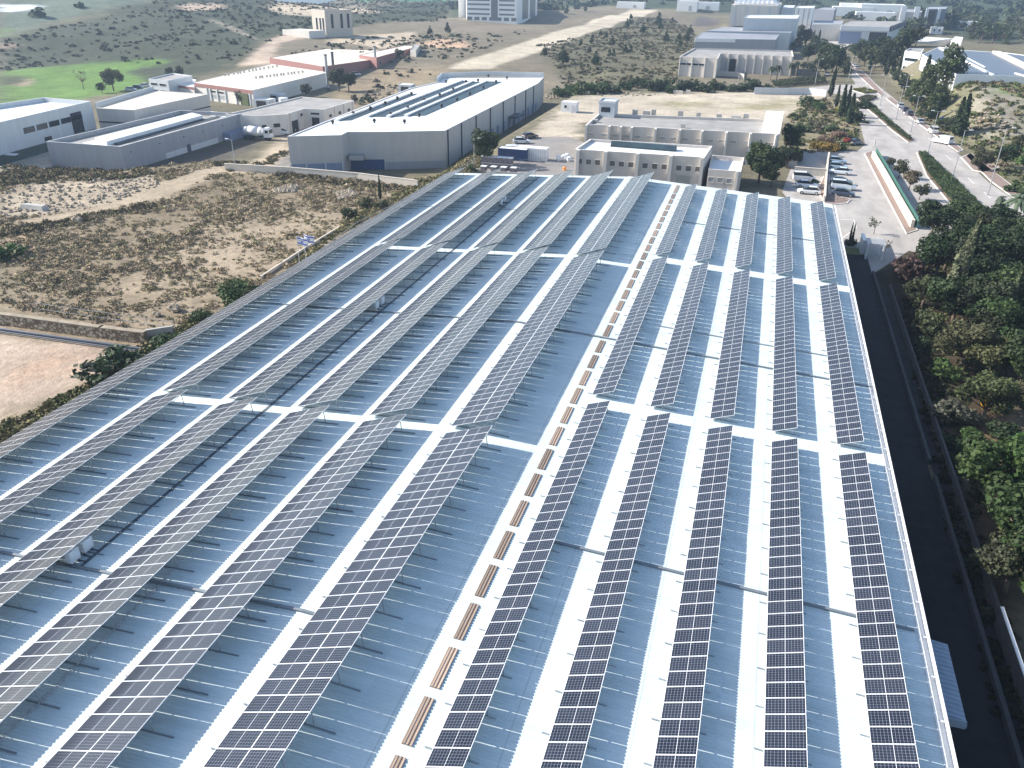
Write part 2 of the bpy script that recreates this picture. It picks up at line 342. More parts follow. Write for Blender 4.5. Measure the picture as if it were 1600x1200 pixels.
# ------------------------------------------------------------------ ground sheet with its soils
def axis(lo, hi, a, b, step, grow):
    c = list(np.arange(a, b + .01, step)); s = step; v = c[-1]
    while v < hi: s *= grow; v += s; c.append(v)
    s = step; v = c[0]; pre = []
    while v > lo: s *= grow; v -= s; pre.append(v)
    return np.array(pre[::-1] + c)
def inpoly(x, y, poly):
    r = np.zeros(x.shape, bool); n = len(poly); j = n - 1
    for i in range(n):
        xi, yi = poly[i]; xj, yj = poly[j]
        if yi != yj:
            r ^= ((yi > y) != (yj > y)) & (x < (xj - xi) * (y - yi) / (yj - yi) + xi)
        j = i
    return r
SOIL, FIELD, TRACK, LOT = (.315, .255, .18), (.225, .18, .122), (.41, .335, .24), (.37, .295, .23)
zones = [   # photo outline of each soil (one darkened for shade), colour, ragged edge in metres
    ([(0, 62), (240, 0), (700, 0), (700, 60), (520, 70), (420, 62), (380, 100), (235, 130), (0, 170)], (.058, .068, .044), 6),
    ([(0, 0), (240, 0), (190, 12), (100, 30), (0, 60)], (.12, .15, .11), 5),
    ([(0, 7), (60, 7), (58, 12), (25, 17), (0, 20)], (.62, .66, .70), 1),
    ([(0, 165), (0, 112), (60, 106), (140, 99), (240, 91), (262, 96), (235, 104), (195, 112), (232, 124), (225, 140), (150, 150), (60, 166)], (.115, .20, .05), 4),
    ([(0, 118), (42, 119), (46, 128), (20, 134), (0, 134)], (.08, .085, .05), 3),
    ([(20, 135), (48, 122), (55, 126), (40, 136)], (.30, .24, .17), 1),
    ([(0, 67), (25, 68), (18, 76), (0, 82)], (.26, .20, .15), 2),
    ([(0, 45), (25, 43), (10, 55), (0, 57)], (.13, .2, .07), 2),
    ([(700, 0), (1600, 0), (1600, 70), (1500, 60), (1380, 30), (1030, 14), (860, 12), (700, 30)], (.05, .068, .038), 8),
    ([(420, 10), (560, 8), (600, 18), (520, 25), (435, 22)], (.46, .38, .28), 3),
    ([(275, 8), (350, 6), (350, 15), (280, 16)], (.42, .33, .25), 2),
    ([(325, 27), (345, 35), (400, 60), (403, 63), (380, 54), (330, 32)], (.30, .26, .21), 1),
    ([(560, 0), (700, 0), (700, 3), (560, 4)], (.08, .24, .14), 2),
    ([(390, 100), (420, 62), (520, 45), (720, 28), (860, 10), (1030, 14), (1270, 60), (1270, 140), (860, 150), (700, 105), (560, 150), (440, 120)], (.18, .155, .11), 5),
    ([(520, 62), (560, 56), (650, 50), (648, 62), (600, 76), (560, 70), (510, 66)], (.46, .38, .28), 2),
    ([(370, 105), (400, 82), (425, 60), (478, 46), (492, 56), (440, 66), (428, 82), (432, 100)], (.44, .35, .27), 2),
    ([(650, 68), (690, 60), (728, 64), (735, 74), (680, 75)], (.48, .33, .22), 1.5),
    ([(530, 140), (590, 108), (700, 104), (690, 118), (610, 150), (520, 178)], (.24, .19, .125), 3),
    ([(690, 30), (740, 38), (830, 42), (850, 52), (700, 50)], (.19, .16, .12), 3),
    ([(835, 70), (860, 108), (960, 140), (1060, 130), (1110, 70), (1040, 25), (990, 28)], (.125, .115, .072), 5),
    ([(698, 108), (770, 82), (830, 62), (985, 13), (1028, 14), (965, 36), (812, 92), (765, 108)], (.47, .41, .315), 1.2),
    ([(1075, 40), (1090, 25), (1120, 28), (1125, 38)], (.10, .09, .085), 3),
    ([(826, 215), (850, 190), (905, 150), (960, 147), (1280, 142), (1292, 152), (1232, 178), (1228, 190), (900, 190), (912, 214)], (.45, .39, .305), 2.5),
    ([(1030, 162), (1090, 158), (1110, 164), (1060, 168)], (.27, .245, .14), 4),
    ([(1140, 168), (1210, 158), (1270, 153), (1225, 170), (1160, 174)], (.29, .26, .155), 4),
    ([(1225, 190), (1300, 150), (1345, 170), (1340, 225), (1270, 240), (1225, 235)], (.23, .20, .125), 3),
    ([(1490, 210), (1420, 145), (1400, 130), (1420, 120), (1600, 120), (1600, 320)], (.15, .145, .08), 3),
    ([(1505, 170), (1560, 130), (1600, 150), (1600, 230), (1530, 215)], (.28, .255, .20), 4),
    ([(1550, 135), (1600, 130), (1600, 150), (1560, 145)], (.13, .19, .06), 3),
    ([(0, 268), (200, 262), (430, 262), (640, 288), (740, 228), (765, 235), (725, 285), (560, 352), (470, 410), (360, 480), (240, 560), (120, 640), (0, 720)], FIELD, 3),
    ([(520, 290), (640, 288), (700, 262), (600, 340), (480, 400), (420, 430), (300, 430), (420, 340)], SOIL, 5),
    ([(190, 420), (330, 330), (470, 330), (400, 420), (320, 470), (230, 500)], (.34, .275, .195), 5),
    ([(0, 330), (0, 310), (60, 284), (160, 286), (240, 274), (256, 290), (150, 325), (20, 342)], (.39, .325, .24), 2),
    ([(20, 345), (150, 325), (225, 292), (320, 264), (420, 256), (432, 266), (330, 276), (258, 310), (170, 330), (60, 350)], TRACK, 1.5),
    ([(0, 370), (40, 362), (70, 385), (0, 400)], (.36, .265, .18), 3),
    ([(0, 508), (0, 525), (218, 548), (206, 562), (130, 604), (60, 640), (0, 668), (-60, 690), (-60, 505)], LOT, 1.0),
    ([(30, 560), (130, 545), (190, 550), (110, 580), (40, 600), (0, 600)], (.38, .27, .195), 3),
    ([(350, 262), (450, 205), (460, 245), (440, 268), (400, 272)], (.42, .345, .25), 1.5),
    ([(395, 270), (440, 246), (460, 240), (462, 272)], (.20, .185, .17), .6),
    ([(0, 252), (78, 236), (84, 262), (0, 270)], (.42, .37, .31), 1),
    ([(80, 262), (380, 222), (420, 212), (400, 232), (360, 245), (280, 262), (200, 268)], (.10, .09, .075), 1.5),
    ([(620, 280), (740, 226), (770, 240), (722, 285), (660, 310)], (.30, .25, .145), 2.5),
    ([(0, 640), (130, 612), (240, 545), (300, 560), (0, 760)], (.20, .165, .10), 2),
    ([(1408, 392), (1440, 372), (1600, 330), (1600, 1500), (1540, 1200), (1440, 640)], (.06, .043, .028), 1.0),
    ([(1352, 428), (1372, 418), (1416, 398), (1445, 470), (1480, 590), (1440, 640), (1402, 560)], (.03, .024, .016), .5),  # dark soil by the gate, with the hall's shade put into its colour
    ([(1530, 690), (1560, 640), (1600, 650), (1600, 760), (1560, 740)], (.22, .145, .09), .8),
    ([(1505, 690), (1545, 682), (1560, 712), (1520, 722)], (.12, .14, .045), .8),
]
xs = axis(-4200, 3200, -240, 78, 1.6, 1.045)
ys = axis(-400, 5200, 20, 400, 1.6, 1.03)
gx, gy = np.meshgrid(xs, ys)
px_, py_ = gx.ravel(), gy.ravel()
pz_ = height(px_, py_)
def vnoise(x, y, s, seed):
    a = 0
    for k in range(4):
        f = 2 ** k / s; p = seed * 7.3 + k * 11.1
        a = a + np.sin(x * f * 2.1 + 1.7 * np.sin(y * f * 1.3 + p) + p) * np.sin(y * f * 1.9 + 1.4 * np.sin(x * f * 1.6 + 2 * p) + 1.3 * p) / 1.5 ** k
    return a
soil = np.zeros((len(px_), 3)); soil[:] = (.15, .135, .09)
far = sst(900, 2200, np.hypot(px_, py_))[:, None]
soil = soil * (1 - far) + np.array((.10, .115, .08)) * far
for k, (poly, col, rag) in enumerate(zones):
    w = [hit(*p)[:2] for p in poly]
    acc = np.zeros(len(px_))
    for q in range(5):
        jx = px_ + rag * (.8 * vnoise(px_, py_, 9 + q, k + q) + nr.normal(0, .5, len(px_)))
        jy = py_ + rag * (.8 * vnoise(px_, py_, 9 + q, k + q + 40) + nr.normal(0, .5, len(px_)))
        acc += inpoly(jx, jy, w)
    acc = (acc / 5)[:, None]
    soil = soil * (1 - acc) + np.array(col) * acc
nx_, ny_ = len(xs), len(ys)
me = bpy.data.meshes.new('ground')
ii = (np.arange(ny_ - 1)[:, None] * nx_ + np.arange(nx_ - 1)[None, :]).ravel()
quads = np.stack([ii, ii + 1, ii + nx_ + 1, ii + nx_], 1)
def fast_mesh(me, verts, quads, k=4):
    me.vertices.add(len(verts)); me.vertices.foreach_set('co', np.asarray(verts, np.float32).ravel())
    me.loops.add(len(quads) * k); me.loops.foreach_set('vertex_index', np.asarray(quads, np.int32).ravel())
    me.polygons.add(len(quads)); me.polygons.foreach_set('loop_start', np.arange(len(quads), dtype=np.int32) * k)
    me.update(calc_edges=True)
fast_mesh(me, np.stack([px_, py_, pz_], 1), quads)
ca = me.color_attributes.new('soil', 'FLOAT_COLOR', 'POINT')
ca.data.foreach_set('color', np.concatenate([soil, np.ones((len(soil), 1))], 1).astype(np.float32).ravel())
me.polygons.foreach_set('use_smooth', np.ones(len(quads), bool))
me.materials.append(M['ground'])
ground = struct(inst('ground', me, None))

def sheet(name, pts, z, mat, kind='structure', px=True):
    w = [G(*p) for p in pts] if px else pts
    mb = MB(); mb.face([(x, y, z) for x, y in w])
    m = mesh_of(name, mb, mat)
    o = inst(name, m, None); struct(o, kind)
    n = m.polygons[0].normal
    if n.z < 0: m.flip_normals()
    return o

# ------------------------------------------------------------------ the hall carrying the solar rows
RIDGE, EAVE_R, EAVE_L, Y0, Y1, ZE = -19.5, 12.52, -51.0, -4.0, 132.5, 5.7
def roof(x):
    return ZE + 1.76 - (.0535 * (x - RIDGE) if x > RIDGE else .0600 * (RIDGE - x))
hall = thing('industrial_hall', 'large metal-roofed hall in the foreground carrying all the solar rows', 'building', (RIDGE, 64, 0))
mb = MB()
def gable(y, t):
    pts = [(EAVE_L, 0), (EAVE_R, 0), (EAVE_R, roof(EAVE_R) - .05), (RIDGE, roof(RIDGE) - .05), (EAVE_L, roof(EAVE_L) - .05)]
    mb.face([(x, y, z) for x, z in (pts if t > 0 else pts[::-1])])
gable(Y0 + .1, 1); gable(Y1 - .1, -1)
for x, sgn in ((EAVE_L, 1), (EAVE_R, -1)):
    p = [(x, Y0 + .1, 0), (x, Y1 - .1, 0), (x, Y1 - .1, roof(x) - .05), (x, Y0 + .1, roof(x) - .05)]
    mb.face(p if sgn > 0 else p[::-1])
obj('wall', mb, M['grey_wall'], hall)
# corrugated roof: ribs run from ridge to eaves
mb = MB(); P = .20; n = int((Y1 - Y0) / P); H = .026
prof = []
for i in range(n):
    y = Y0 + i * P
    prof += [(y, 0), (y + .095, 0), (y + .12, H), (y + .175, H)]
prof.append((Y0 + n * P, 0))
xsr = [EAVE_L - .05, RIDGE, EAVE_R + .05]
for y, h in prof:
    for x in xsr: mb.v.append((x, y, roof(x) + h))
for i in range(len(prof) - 1):
    for k in range(2):
        a = i * 3 + k; mb.f.append((a, a + 1, a + 4, a + 3)); mb.m.append(0)
obj('roof', mb, M['sheet'], hall)
# far gable trim, eave gutter with its ties
mb = MB()
mb.hexa([(RIDGE, Y1 - .15, roof(RIDGE) - .2), (EAVE_R + .1, Y1 - .15, roof(EAVE_R) - .2), (EAVE_R + .1, Y1 + .12, roof(EAVE_R) - .2), (RIDGE, Y1 + .12, roof(RIDGE) - .2)],
        [(RIDGE, Y1 - .15, roof(RIDGE) + .09), (EAVE_R + .1, Y1 - .15, roof(EAVE_R) + .09), (EAVE_R + .1, Y1 + .12, roof(EAVE_R) + .09), (RIDGE, Y1 + .12, roof(RIDGE) + .09)])
mb.hexa([(EAVE_L, Y1 - .15, roof(EAVE_L) - .2), (RIDGE, Y1 - .15, roof(RIDGE) - .2), (RIDGE, Y1 + .12, roof(RIDGE) - .2), (EAVE_L, Y1 + .12, roof(EAVE_L) - .2)],
        [(EAVE_L, Y1 - .15, roof(EAVE_L) + .05), (RIDGE, Y1 - .15, roof(RIDGE) + .05), (RIDGE, Y1 + .12, roof(RIDGE) + .05), (EAVE_L, Y1 + .12, roof(EAVE_L) + .05)], 1)
obj('gable_trim', mb, [M['white_paint'], M['tray']], hall)  # left half grey: the shadow along that edge is put into its colour
mb = MB(); zg = roof(EAVE_R) - .02
mb.box(EAVE_R - .02, EAVE_R + .10, Y0, Y1, zg + .05, zg + .10)
mb.box(EAVE_R + .06, EAVE_R + .10, Y0, Y1, zg - .24, zg + .05)
mb.box(EAVE_R + .10, EAVE_R + .48, Y0, Y1, zg - .28, zg - .24)
mb.box(EAVE_R + .48, EAVE_R + .58, Y0, Y1, zg - .28, zg + .06)
gut = obj('gutter', mb, M['white_paint'], hall)
y = Y0 + 1.2
while y < Y1:
    mb = MB(); mb.box(EAVE_R + .10, EAVE_R + .48, y, y + .07, zg - .02, zg + .02); obj('gutter_strap', mb, M['white_paint'], gut); y += 2.9
# lean-to canopy on the shaded side
mb = MB(); ca_, cb_ = 33.4, 39.1
ny = int((cb_ - ca_) / .33)
for i in range(ny):
    for k, (dy, h) in enumerate(((0, 0), (.17, 0), (.2, .06), (.3, .06))):
        y = ca_ + i * .33 + dy
        for x, z in ((EAVE_R + .02, 4.75), (EAVE_R + 1.95, 4.5)): mb.v.append((x, y, z + h))
for i in range(ny * 4 - 1):
    mb.f.append((2 * i, 2 * i + 1, 2 * i + 3, 2 * i + 2)); mb.m.append(0)
mb.box(EAVE_R + 1.92, EAVE_R + 2.0, ca_, cb_, 4.2, 4.44)
mb.box(EAVE_R + .02, EAVE_R + 1.92, ca_ - .06, ca_, 4.2, 4.72)
can = obj('canopy', mb, plain('canopy_sheet', (.24, .30, .37), .5), hall)
for y in (ca_ + .2, (ca_ + cb_) / 2, cb_ - .2):
    mb = MB(); mb.bar((EAVE_R + .02, y, 3.3), (EAVE_R + 1.85, y, 4.2), .08, .08); obj('bracket', mb, M['steel'], can)
# brown translucent roof lights in a line
sk = MB()
def skylight(y0, y1, x0=-11.36, x1=-10.84):
    mb = MB(); nrib = 3; wdt = (x1 - x0) / nrib
    for k in range(nrib):
        a = x0 + k * wdt
        for (u0, u1, h0, h1) in ((0, .5, .03, .03), (.5, .62, .03, .06), (.62, .88, .06, .06), (.88, 1, .06, .03)):
            xa, xb = a + u0 * wdt, a + u1 * wdt
            mb.face([(xa, y0, roof(xa) + h0 + .03), (xb, y0, roof(xb) + h1 + .03), (xb, y1, roof(xb) + h1 + .03), (xa, y1, roof(xa) + h0 + .03)])
    mb.box(x0, x1, y0, y0 + .03, roof(x1), roof(x1) + .06); mb.box(x0, x1, y1 - .03, y1, roof(x1), roof(x1) + .06)
    obj('skylight', mb, M['skylight'], hall)
y = 15.4
while y < 128:
    L = 2.72 + rng.uniform(-.06, .06)
    if y > 124: L = 5.2
    if y < 68.75 < y + L + .3: y = 69.1
    skylight(y, y + L)
    y += L + .63
    if y > 127: break

# ------------------------------------------------------------------ solar rows
TILT = R(20.0)
MLEN, MW, PITCH = 1.905, .974, 1.0
mb = MB()
mb.box(0, MLEN, 0, MW, -.035, 0, 0)
mb.face([(.024, .021, .003), (MLEN - .024, .021, .003), (MLEN - .024, MW - .021, .003), (.024, MW - .021, .003)], 1)
MODULE = mesh_of('solar_module', mb, [M['pv_frame'], M['pv']])
ct, st_ = math.cos(TILT), math.sin(TILT)
FRAMES = {}
def frame_mesh(nc, right):
    if (nc, right) in FRAMES: return FRAMES[(nc, right)]
    slope = -.0535 if right else .0600
    Lw = nc * (MLEN + .02); W_ = Lw * ct
    f = lambda x: slope * x - (.2 if right else .27) + .05
    mb = MB()
    mb.bar((-.42 if nc == 1 else -.30, 0, f(-.5)), (W_ + (.35 if nc == 1 else .8), 0, f(W_ + 1)), .05, .06, 1 if nc == 1 else 0)
    mb.bar((0, 0, -.10), (Lw * ct, 0, Lw * st_ - .10), .045, .05, 1)
    xr = W_ * .90
    mb.bar((xr + .12, 0, f(xr)), (xr, 0, xr * math.tan(TILT) - .12), .045, .045, 1)
    mb.bar((xr * .62, 0, f(xr * .6)), (xr - .05, 0, xr * math.tan(TILT) - .2), .035, .035, 1)
    mb.bar((.12, 0, f(.1)), (.12, 0, -.07), .045, .045, 1)
    if nc == 2: mb.bar((xr * .55, 0, f(xr * .55)), (xr * .5, 0, xr * .5 * math.tan(TILT) - .12), .045, .045, 1)
    FRAMES[(nc, right)] = mesh_of('support_frame', mb, [M['rail'], M['steel']])
    return FRAMES[(nc, right)]
def purlin_mesh(L):
    mb = MB(); mb.box(-.02, .02, 0, L, -.1, -.037); return mesh_of('purlin', mb, M['aluminium'])
def solar_row(xl, nc, y0, n, pitch, label, group):
    z = roof(xl) + (.2 if xl > RIDGE else .27)
    right = xl > RIDGE
    t = thing('solar_array', label, 'solar panels', (xl, y0, z), group)
    for i in range(n):
        for c in range(nc):
            s = c * (MLEN + .02)
            inst('solar_module', MODULE, t, (s * ct, i * pitch, s * st_), (rng.gauss(0, .0016), -TILT + rng.gauss(0, .0025), rng.gauss(0, .0008)))
    L = n * pitch
    pm = purlin_mesh(L)
    for c in range(nc):
        for u in (.42, 1.48):
            s = c * (MLEN + .02) + u
            inst('purlin', pm, t, (s * ct, 0, s * st_), (0, -TILT, 0))
    k = max(3, int(round(L / 2.45)))
    for i in range(k):
        inst('support_frame', frame_mesh(nc, right), t, (0, .5 + (L - 1.0) * i / (k - 1), 0))
    return t
ordl = ['first', 'second', 'third', 'fourth', 'fifth', 'sixth']
seg = {'near': 'section nearest the camera', 'mid': 'section between the two walkway gaps', 'far': 'far section past both gaps'}
for i, xl in enumerate((-18.75, -25.42, -31.75, -38.1, -44.5, -50.95)):
    for sname, y0, n in ((('near', 11.0, 36), ('mid', 48.0, 41), ('far', 90.1, 41)) if i < 5 else (('near', 11.0, 36), ('mid', 47.03, 43), ('far', 90.06, 41))):
        solar_row(xl, 2, y0, n, 1.0, '%s wide solar row left of the skylights, %s' % (ordl[i], seg[sname] if i < 5 else {'near': 'near third', 'mid': 'middle third', 'far': 'far third'}[sname] + ' along the field'), 'wide solar rows left of the skylights')
for i, xl in enumerate((-9.88, -5.1, -.36, 4.4, 9.24)):
    for sname, y0, n in (('near', 19.2, 36), ('mid', 57.0, 35), ('far', 94.7, 35)):
        solar_row(xl, 1, y0, n, 1.006 if sname == 'near' else 1.022, '%s narrow solar row right of the skylights, %s' % (ordl[i], seg[sname]), 'narrow solar rows right of the skylights')

# cable trays and inverters on the roof
def tray_x(y, x0, x1, w, h, mat, label):
    mb = MB()
    pts = [x for x in (x0, RIDGE, x1)] if x0 < RIDGE < x1 else [x0, x1]
    for a, b in zip(pts, pts[1:]):
        mb.bar((a, y, roof(a) + h), (b, y, roof(b) + h), w, .06)
        k = int((b - a) / 3.1)
        for i in range(k):
            x = a + (i + .5) * (b - a) / k; mb.box(x - .04, x + .04, y - w * .6, y + w * .6, roof(x) + .03, roof(x) + h - .05)
    o = obj('cable_tray', mb, mat, off=(x0, y, roof(x0))); tag(o, label, 'cable tray', 'cable trays crossing the hall roof')
tray_x(68.6, -50.8, 12.9, .17, .13, M['tray'], 'long grey cable tray crossing the whole hall roof through the middle solar section')
tray_x(73.7, -6.6, 9.3, .09, .1, M['steel'], 'thin short cable run crossing the narrow rows just beyond the middle tray')
tray_x(27.65, -50.8, -18.2, .17, .13, M['tray'], 'grey cable tray crossing under the wide rows nearest the camera')
tray_x(38.05, -9.4, 12.3, .17, .13, M['tray'], 'grey cable tray crossing the near sections of the narrow rows')
tray_x(109.4, -50.8, -19.6, .15, .12, M['tray'], 'cable tray crossing under the far sections of the wide rows')
tray_x(111.1, -9.4, 11.5, .12, .1, M['tray'], 'cable tray crossing the far sections of the narrow rows')
mb = MB()
xt = -34.3
for dx in (0, .12): mb.box(xt + dx, xt + dx + .04, 27.8, 131, roof(xt) + .05, roof(xt) + .09)
y = 29
while y < 131: mb.box(xt - .05, xt + .25, y, y + .06, roof(xt) + .02, roof(xt) + .05); y += 3.4
tag(obj('cable_tray', mb, M['dark_metal'], off=(xt, 28, roof(xt))), 'pair of dark pipes running lengthwise beside the fourth wide solar row', 'cable tray')
mb = MB(); xw = -28.6; y = 8.0
while y < 28.2:
    w_ = .05 * math.sin(y * 1.7); mb.box(xw + w_, xw + w_ + .09, y, y + .26, roof(xw) + .06, roof(xw) + .1); mb.box(xw - .06 + w_, xw + w_ + .16, y + .3, y + .33, roof(xw) + .03, roof(xw) + .08); y += .42
tag(obj('cable_tray', mb, M['aluminium'], off=(xw, 8, roof(xw))), 'thin pale wire tray running lengthwise in the shade, bottom left', 'cable tray')
def inverter(x, y, label):
    z = roof(x)
    t = thing('inverter_cabinet', label, 'inverter', (x, y, z), 'white inverter cabinets under the wide rows')
    mb = MB(); mb.box(x - .19, x + .19, y - .36, y + .36, z + .3, z + 1.05); obj('cabinet', mb, M['plastic_white'], t)
    mb = MB(); mb.box(x + .195, x + .215, y - .25, y + .25, z + .5, z + .95); mb.box(x + .2, x + .23, y - .04, y + .04, z + .42, z + .46); obj('cover_plate', mb, M['plastic_white'], t)
    mb = MB()
    for dy in (-.3, .3): mb.bar((x, y + dy, z), (x, y + dy, z + .5), .06, .06); mb.bar((x - .5, y + dy, z + .06), (x + .5, y + dy, z + .06), .05, .05)
    mb.bar((x - .1, y - .34, z + .3), (x - .1, y + .34, z + .3), .22, .06)
    obj('stand', mb, M['dark_metal'], t)
for ya, yb_, wh in ((27.95, 29.0, 'by the tray nearest the camera'), (68.95, 70.3, 'by the middle cable tray'), (111.4, 113.2, 'by the far cable tray')):
    inverter(-34.8, ya, 'white inverter cabinet under the fourth wide row %s, nearer one' % wh)
    inverter(-34.8, yb_, 'white inverter cabinet under the fourth wide row %s, farther one' % wh)

# ------------------------------------------------------------------ roads and pavings
sheet('road', [(1600, 430), (1600, 322), (1545, 285), (1500, 243), (1440, 192), (1395, 152), (1345, 112), (1308, 80), (1290, 60), (1284, 62), (1300, 84), (1318, 104), (1335, 128), (1342, 150), (1350, 164), (1340, 170), (1346, 204), (1352, 226), (1340, 236), (1300, 236), (1245, 238), (1236, 262), (1222, 300), (1232, 312), (1290, 330), (1330, 440), (1345, 440), (1420, 392)], .012, M['asphalt'])
sheet('road', [(41.5, -200), (51.5, -200), (48.7, 166.5), (37, 166.5)], .006, M['asphalt'], px=False)
sheet('side_road', [(1215, 142), (1300, 133), (1340, 132), (1346, 152), (1300, 146), (1290, 141), (1230, 146)], .008, M['asphalt'])
sheet('far_road', [(1284, 62), (1290, 60), (1330, 62), (1420, 55), (1420, 60), (1330, 70), (1300, 80)], .008, M['asphalt'])
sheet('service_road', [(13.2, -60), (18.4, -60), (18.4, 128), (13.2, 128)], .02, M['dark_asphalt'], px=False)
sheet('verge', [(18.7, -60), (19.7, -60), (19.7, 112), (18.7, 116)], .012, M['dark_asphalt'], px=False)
sheet('yard', [(760, 285), (757, 262), (795, 228), (815, 214), (890, 214), (912, 222), (900, 300)], .012, M['yard_asphalt'])
sheet('factory_yard', [(1062, 111), (1075, 117), (1160, 126), (1205, 126), (1262, 118), (1262, 104)], .010, M['yard_asphalt'])
def curb_island(name, pts, top, hgt=.13, px=True, kind='structure'):
    w = [G(*p) for p in pts] if px else pts
    a = sum(w[i][0] * w[(i + 1) % len(w)][1] - w[(i + 1) % len(w)][0] * w[i][1] for i in range(len(w)))
    if a < 0: w = w[::-1]
    mb = MB(); mb.prism(w, 0, hgt, 0)
    c = np.mean(np.array(w), 0)
    n = len(w); inn = []
    for i in range(n):
        p0, p1, p2 = (Vector((*w[(i + k) % n], 0)) for k in (-1, 0, 1))
        d1 = (p1 - p0).normalized(); d2 = (p2 - p1).normalized()
        nn = (Vector((-d1.y, d1.x, 0)) + Vector((-d2.y, d2.x, 0))).normalized()
        inn.append((p1 + nn * .22)[:2])
    mb.face([(x, y, hgt + .004) for x, y in inn], 1)
    o = obj(name, mb, [M['kerb'], top]); struct(o, kind); return inn
def soil_flat(name, col):
    return plain(name, col, .95, noise=.3, scale=1.2, bump=.4)
M['bed_soil'] = soil_flat('bed_soil', (.16, .11, .075))
M['bed_grass'] = soil_flat('bed_grass', (.13, .15, .05))
curb_island('median', [(1432, 239), (1446, 238), (1500, 288), (1545, 335), (1570, 372), (1520, 360), (1478, 312), (1447, 275)], M['bed_soil'])
curb_island('median', [(1349, 166), (1362, 164), (1396, 193), (1431, 221), (1419, 223), (1392, 203), (1366, 180)], M['bed_soil'])
curb_island('median', [(1330, 141), (1352, 138), (1372, 145), (1350, 147)], M['bed_grass'])
curb_island('median', [(1338, 155), (1356, 150), (1372, 153), (1362, 159), (1344, 160)], M['bed_soil'])
curb_island('traffic_island', [(1501, 246), (1516, 240), (1562, 262), (1536, 270), (1519, 266)], M['red_paving'])
curb_island('pavement', [(1508, 244), (1516, 240), (1600, 305), (1640, 335), (1640, 350), (1600, 322), (1548, 284)], M['red_paving'])
curb_island('pavement', [(1384, 154), (1392, 152), (1440, 190), (1495, 226), (1505, 235), (1497, 238), (1438, 196)], M['red_paving'])
curb_island('pavement', [(1308, 88), (1314, 86), (1350, 113), (1384, 148), (1376, 150), (1340, 117)], M['red_paving'])
curb_island('pavement', [(1350, 240), (1363, 236), (1434, 360), (1416, 366), (1380, 300)], M['red_paving'])
curb_island('pavement', [(1276, 298), (1292, 262), (1296, 262), (1296, 304), (1330, 312), (1324, 318), (1290, 322)], M['red_paving'])
# painted bays, lane dashes and crossing blocks
mb = MB()
def dash(p, q, w):
    a = Vector((*G(*p), .016)); b = Vector((*G(*q), .016)); d = (b - a).normalized(); n = Vector((-d.y, d.x, 0)) * w / 2
    f = [a - n, b - n, b + n, a + n]; mb.face(f)
for p, q in (((1478, 243), (1486, 250)), ((1512, 278), (1522, 287)), ((1537, 300), (1548, 310)), ((1450, 215), (1458, 222)), ((1420, 190), (1427, 196)), ((1395, 168), (1401, 173)), ((1372, 150), (1377, 154)), ((1352, 132), (1357, 136)), ((1334, 117), (1338, 120))): dash(p, q, .16)
for k in range(12): p = (1448 + k * 5.5, 262 + k * 8.6); dash(p, (p[0] + 3, p[1] + 4.6), .35)
for p, q in (((1362, 208), (1380, 208)), ((1366, 215), (1382, 216)), ((1358, 199), (1374, 200)), ((1353, 190), (1366, 190))): dash(p, q, .2)
dash((1312, 343), (1334, 343), .14); dash((1334, 343), (1338, 356), .14); dash((1338, 356), (1316, 372), .14)
for k in range(8): dash((1300 + k * .6, 256 + k * 7), (1330 + k * .9, 258 + k * 7.2), .09)
mk = obj('road_markings', mb, M['paint_line']); struct(mk)

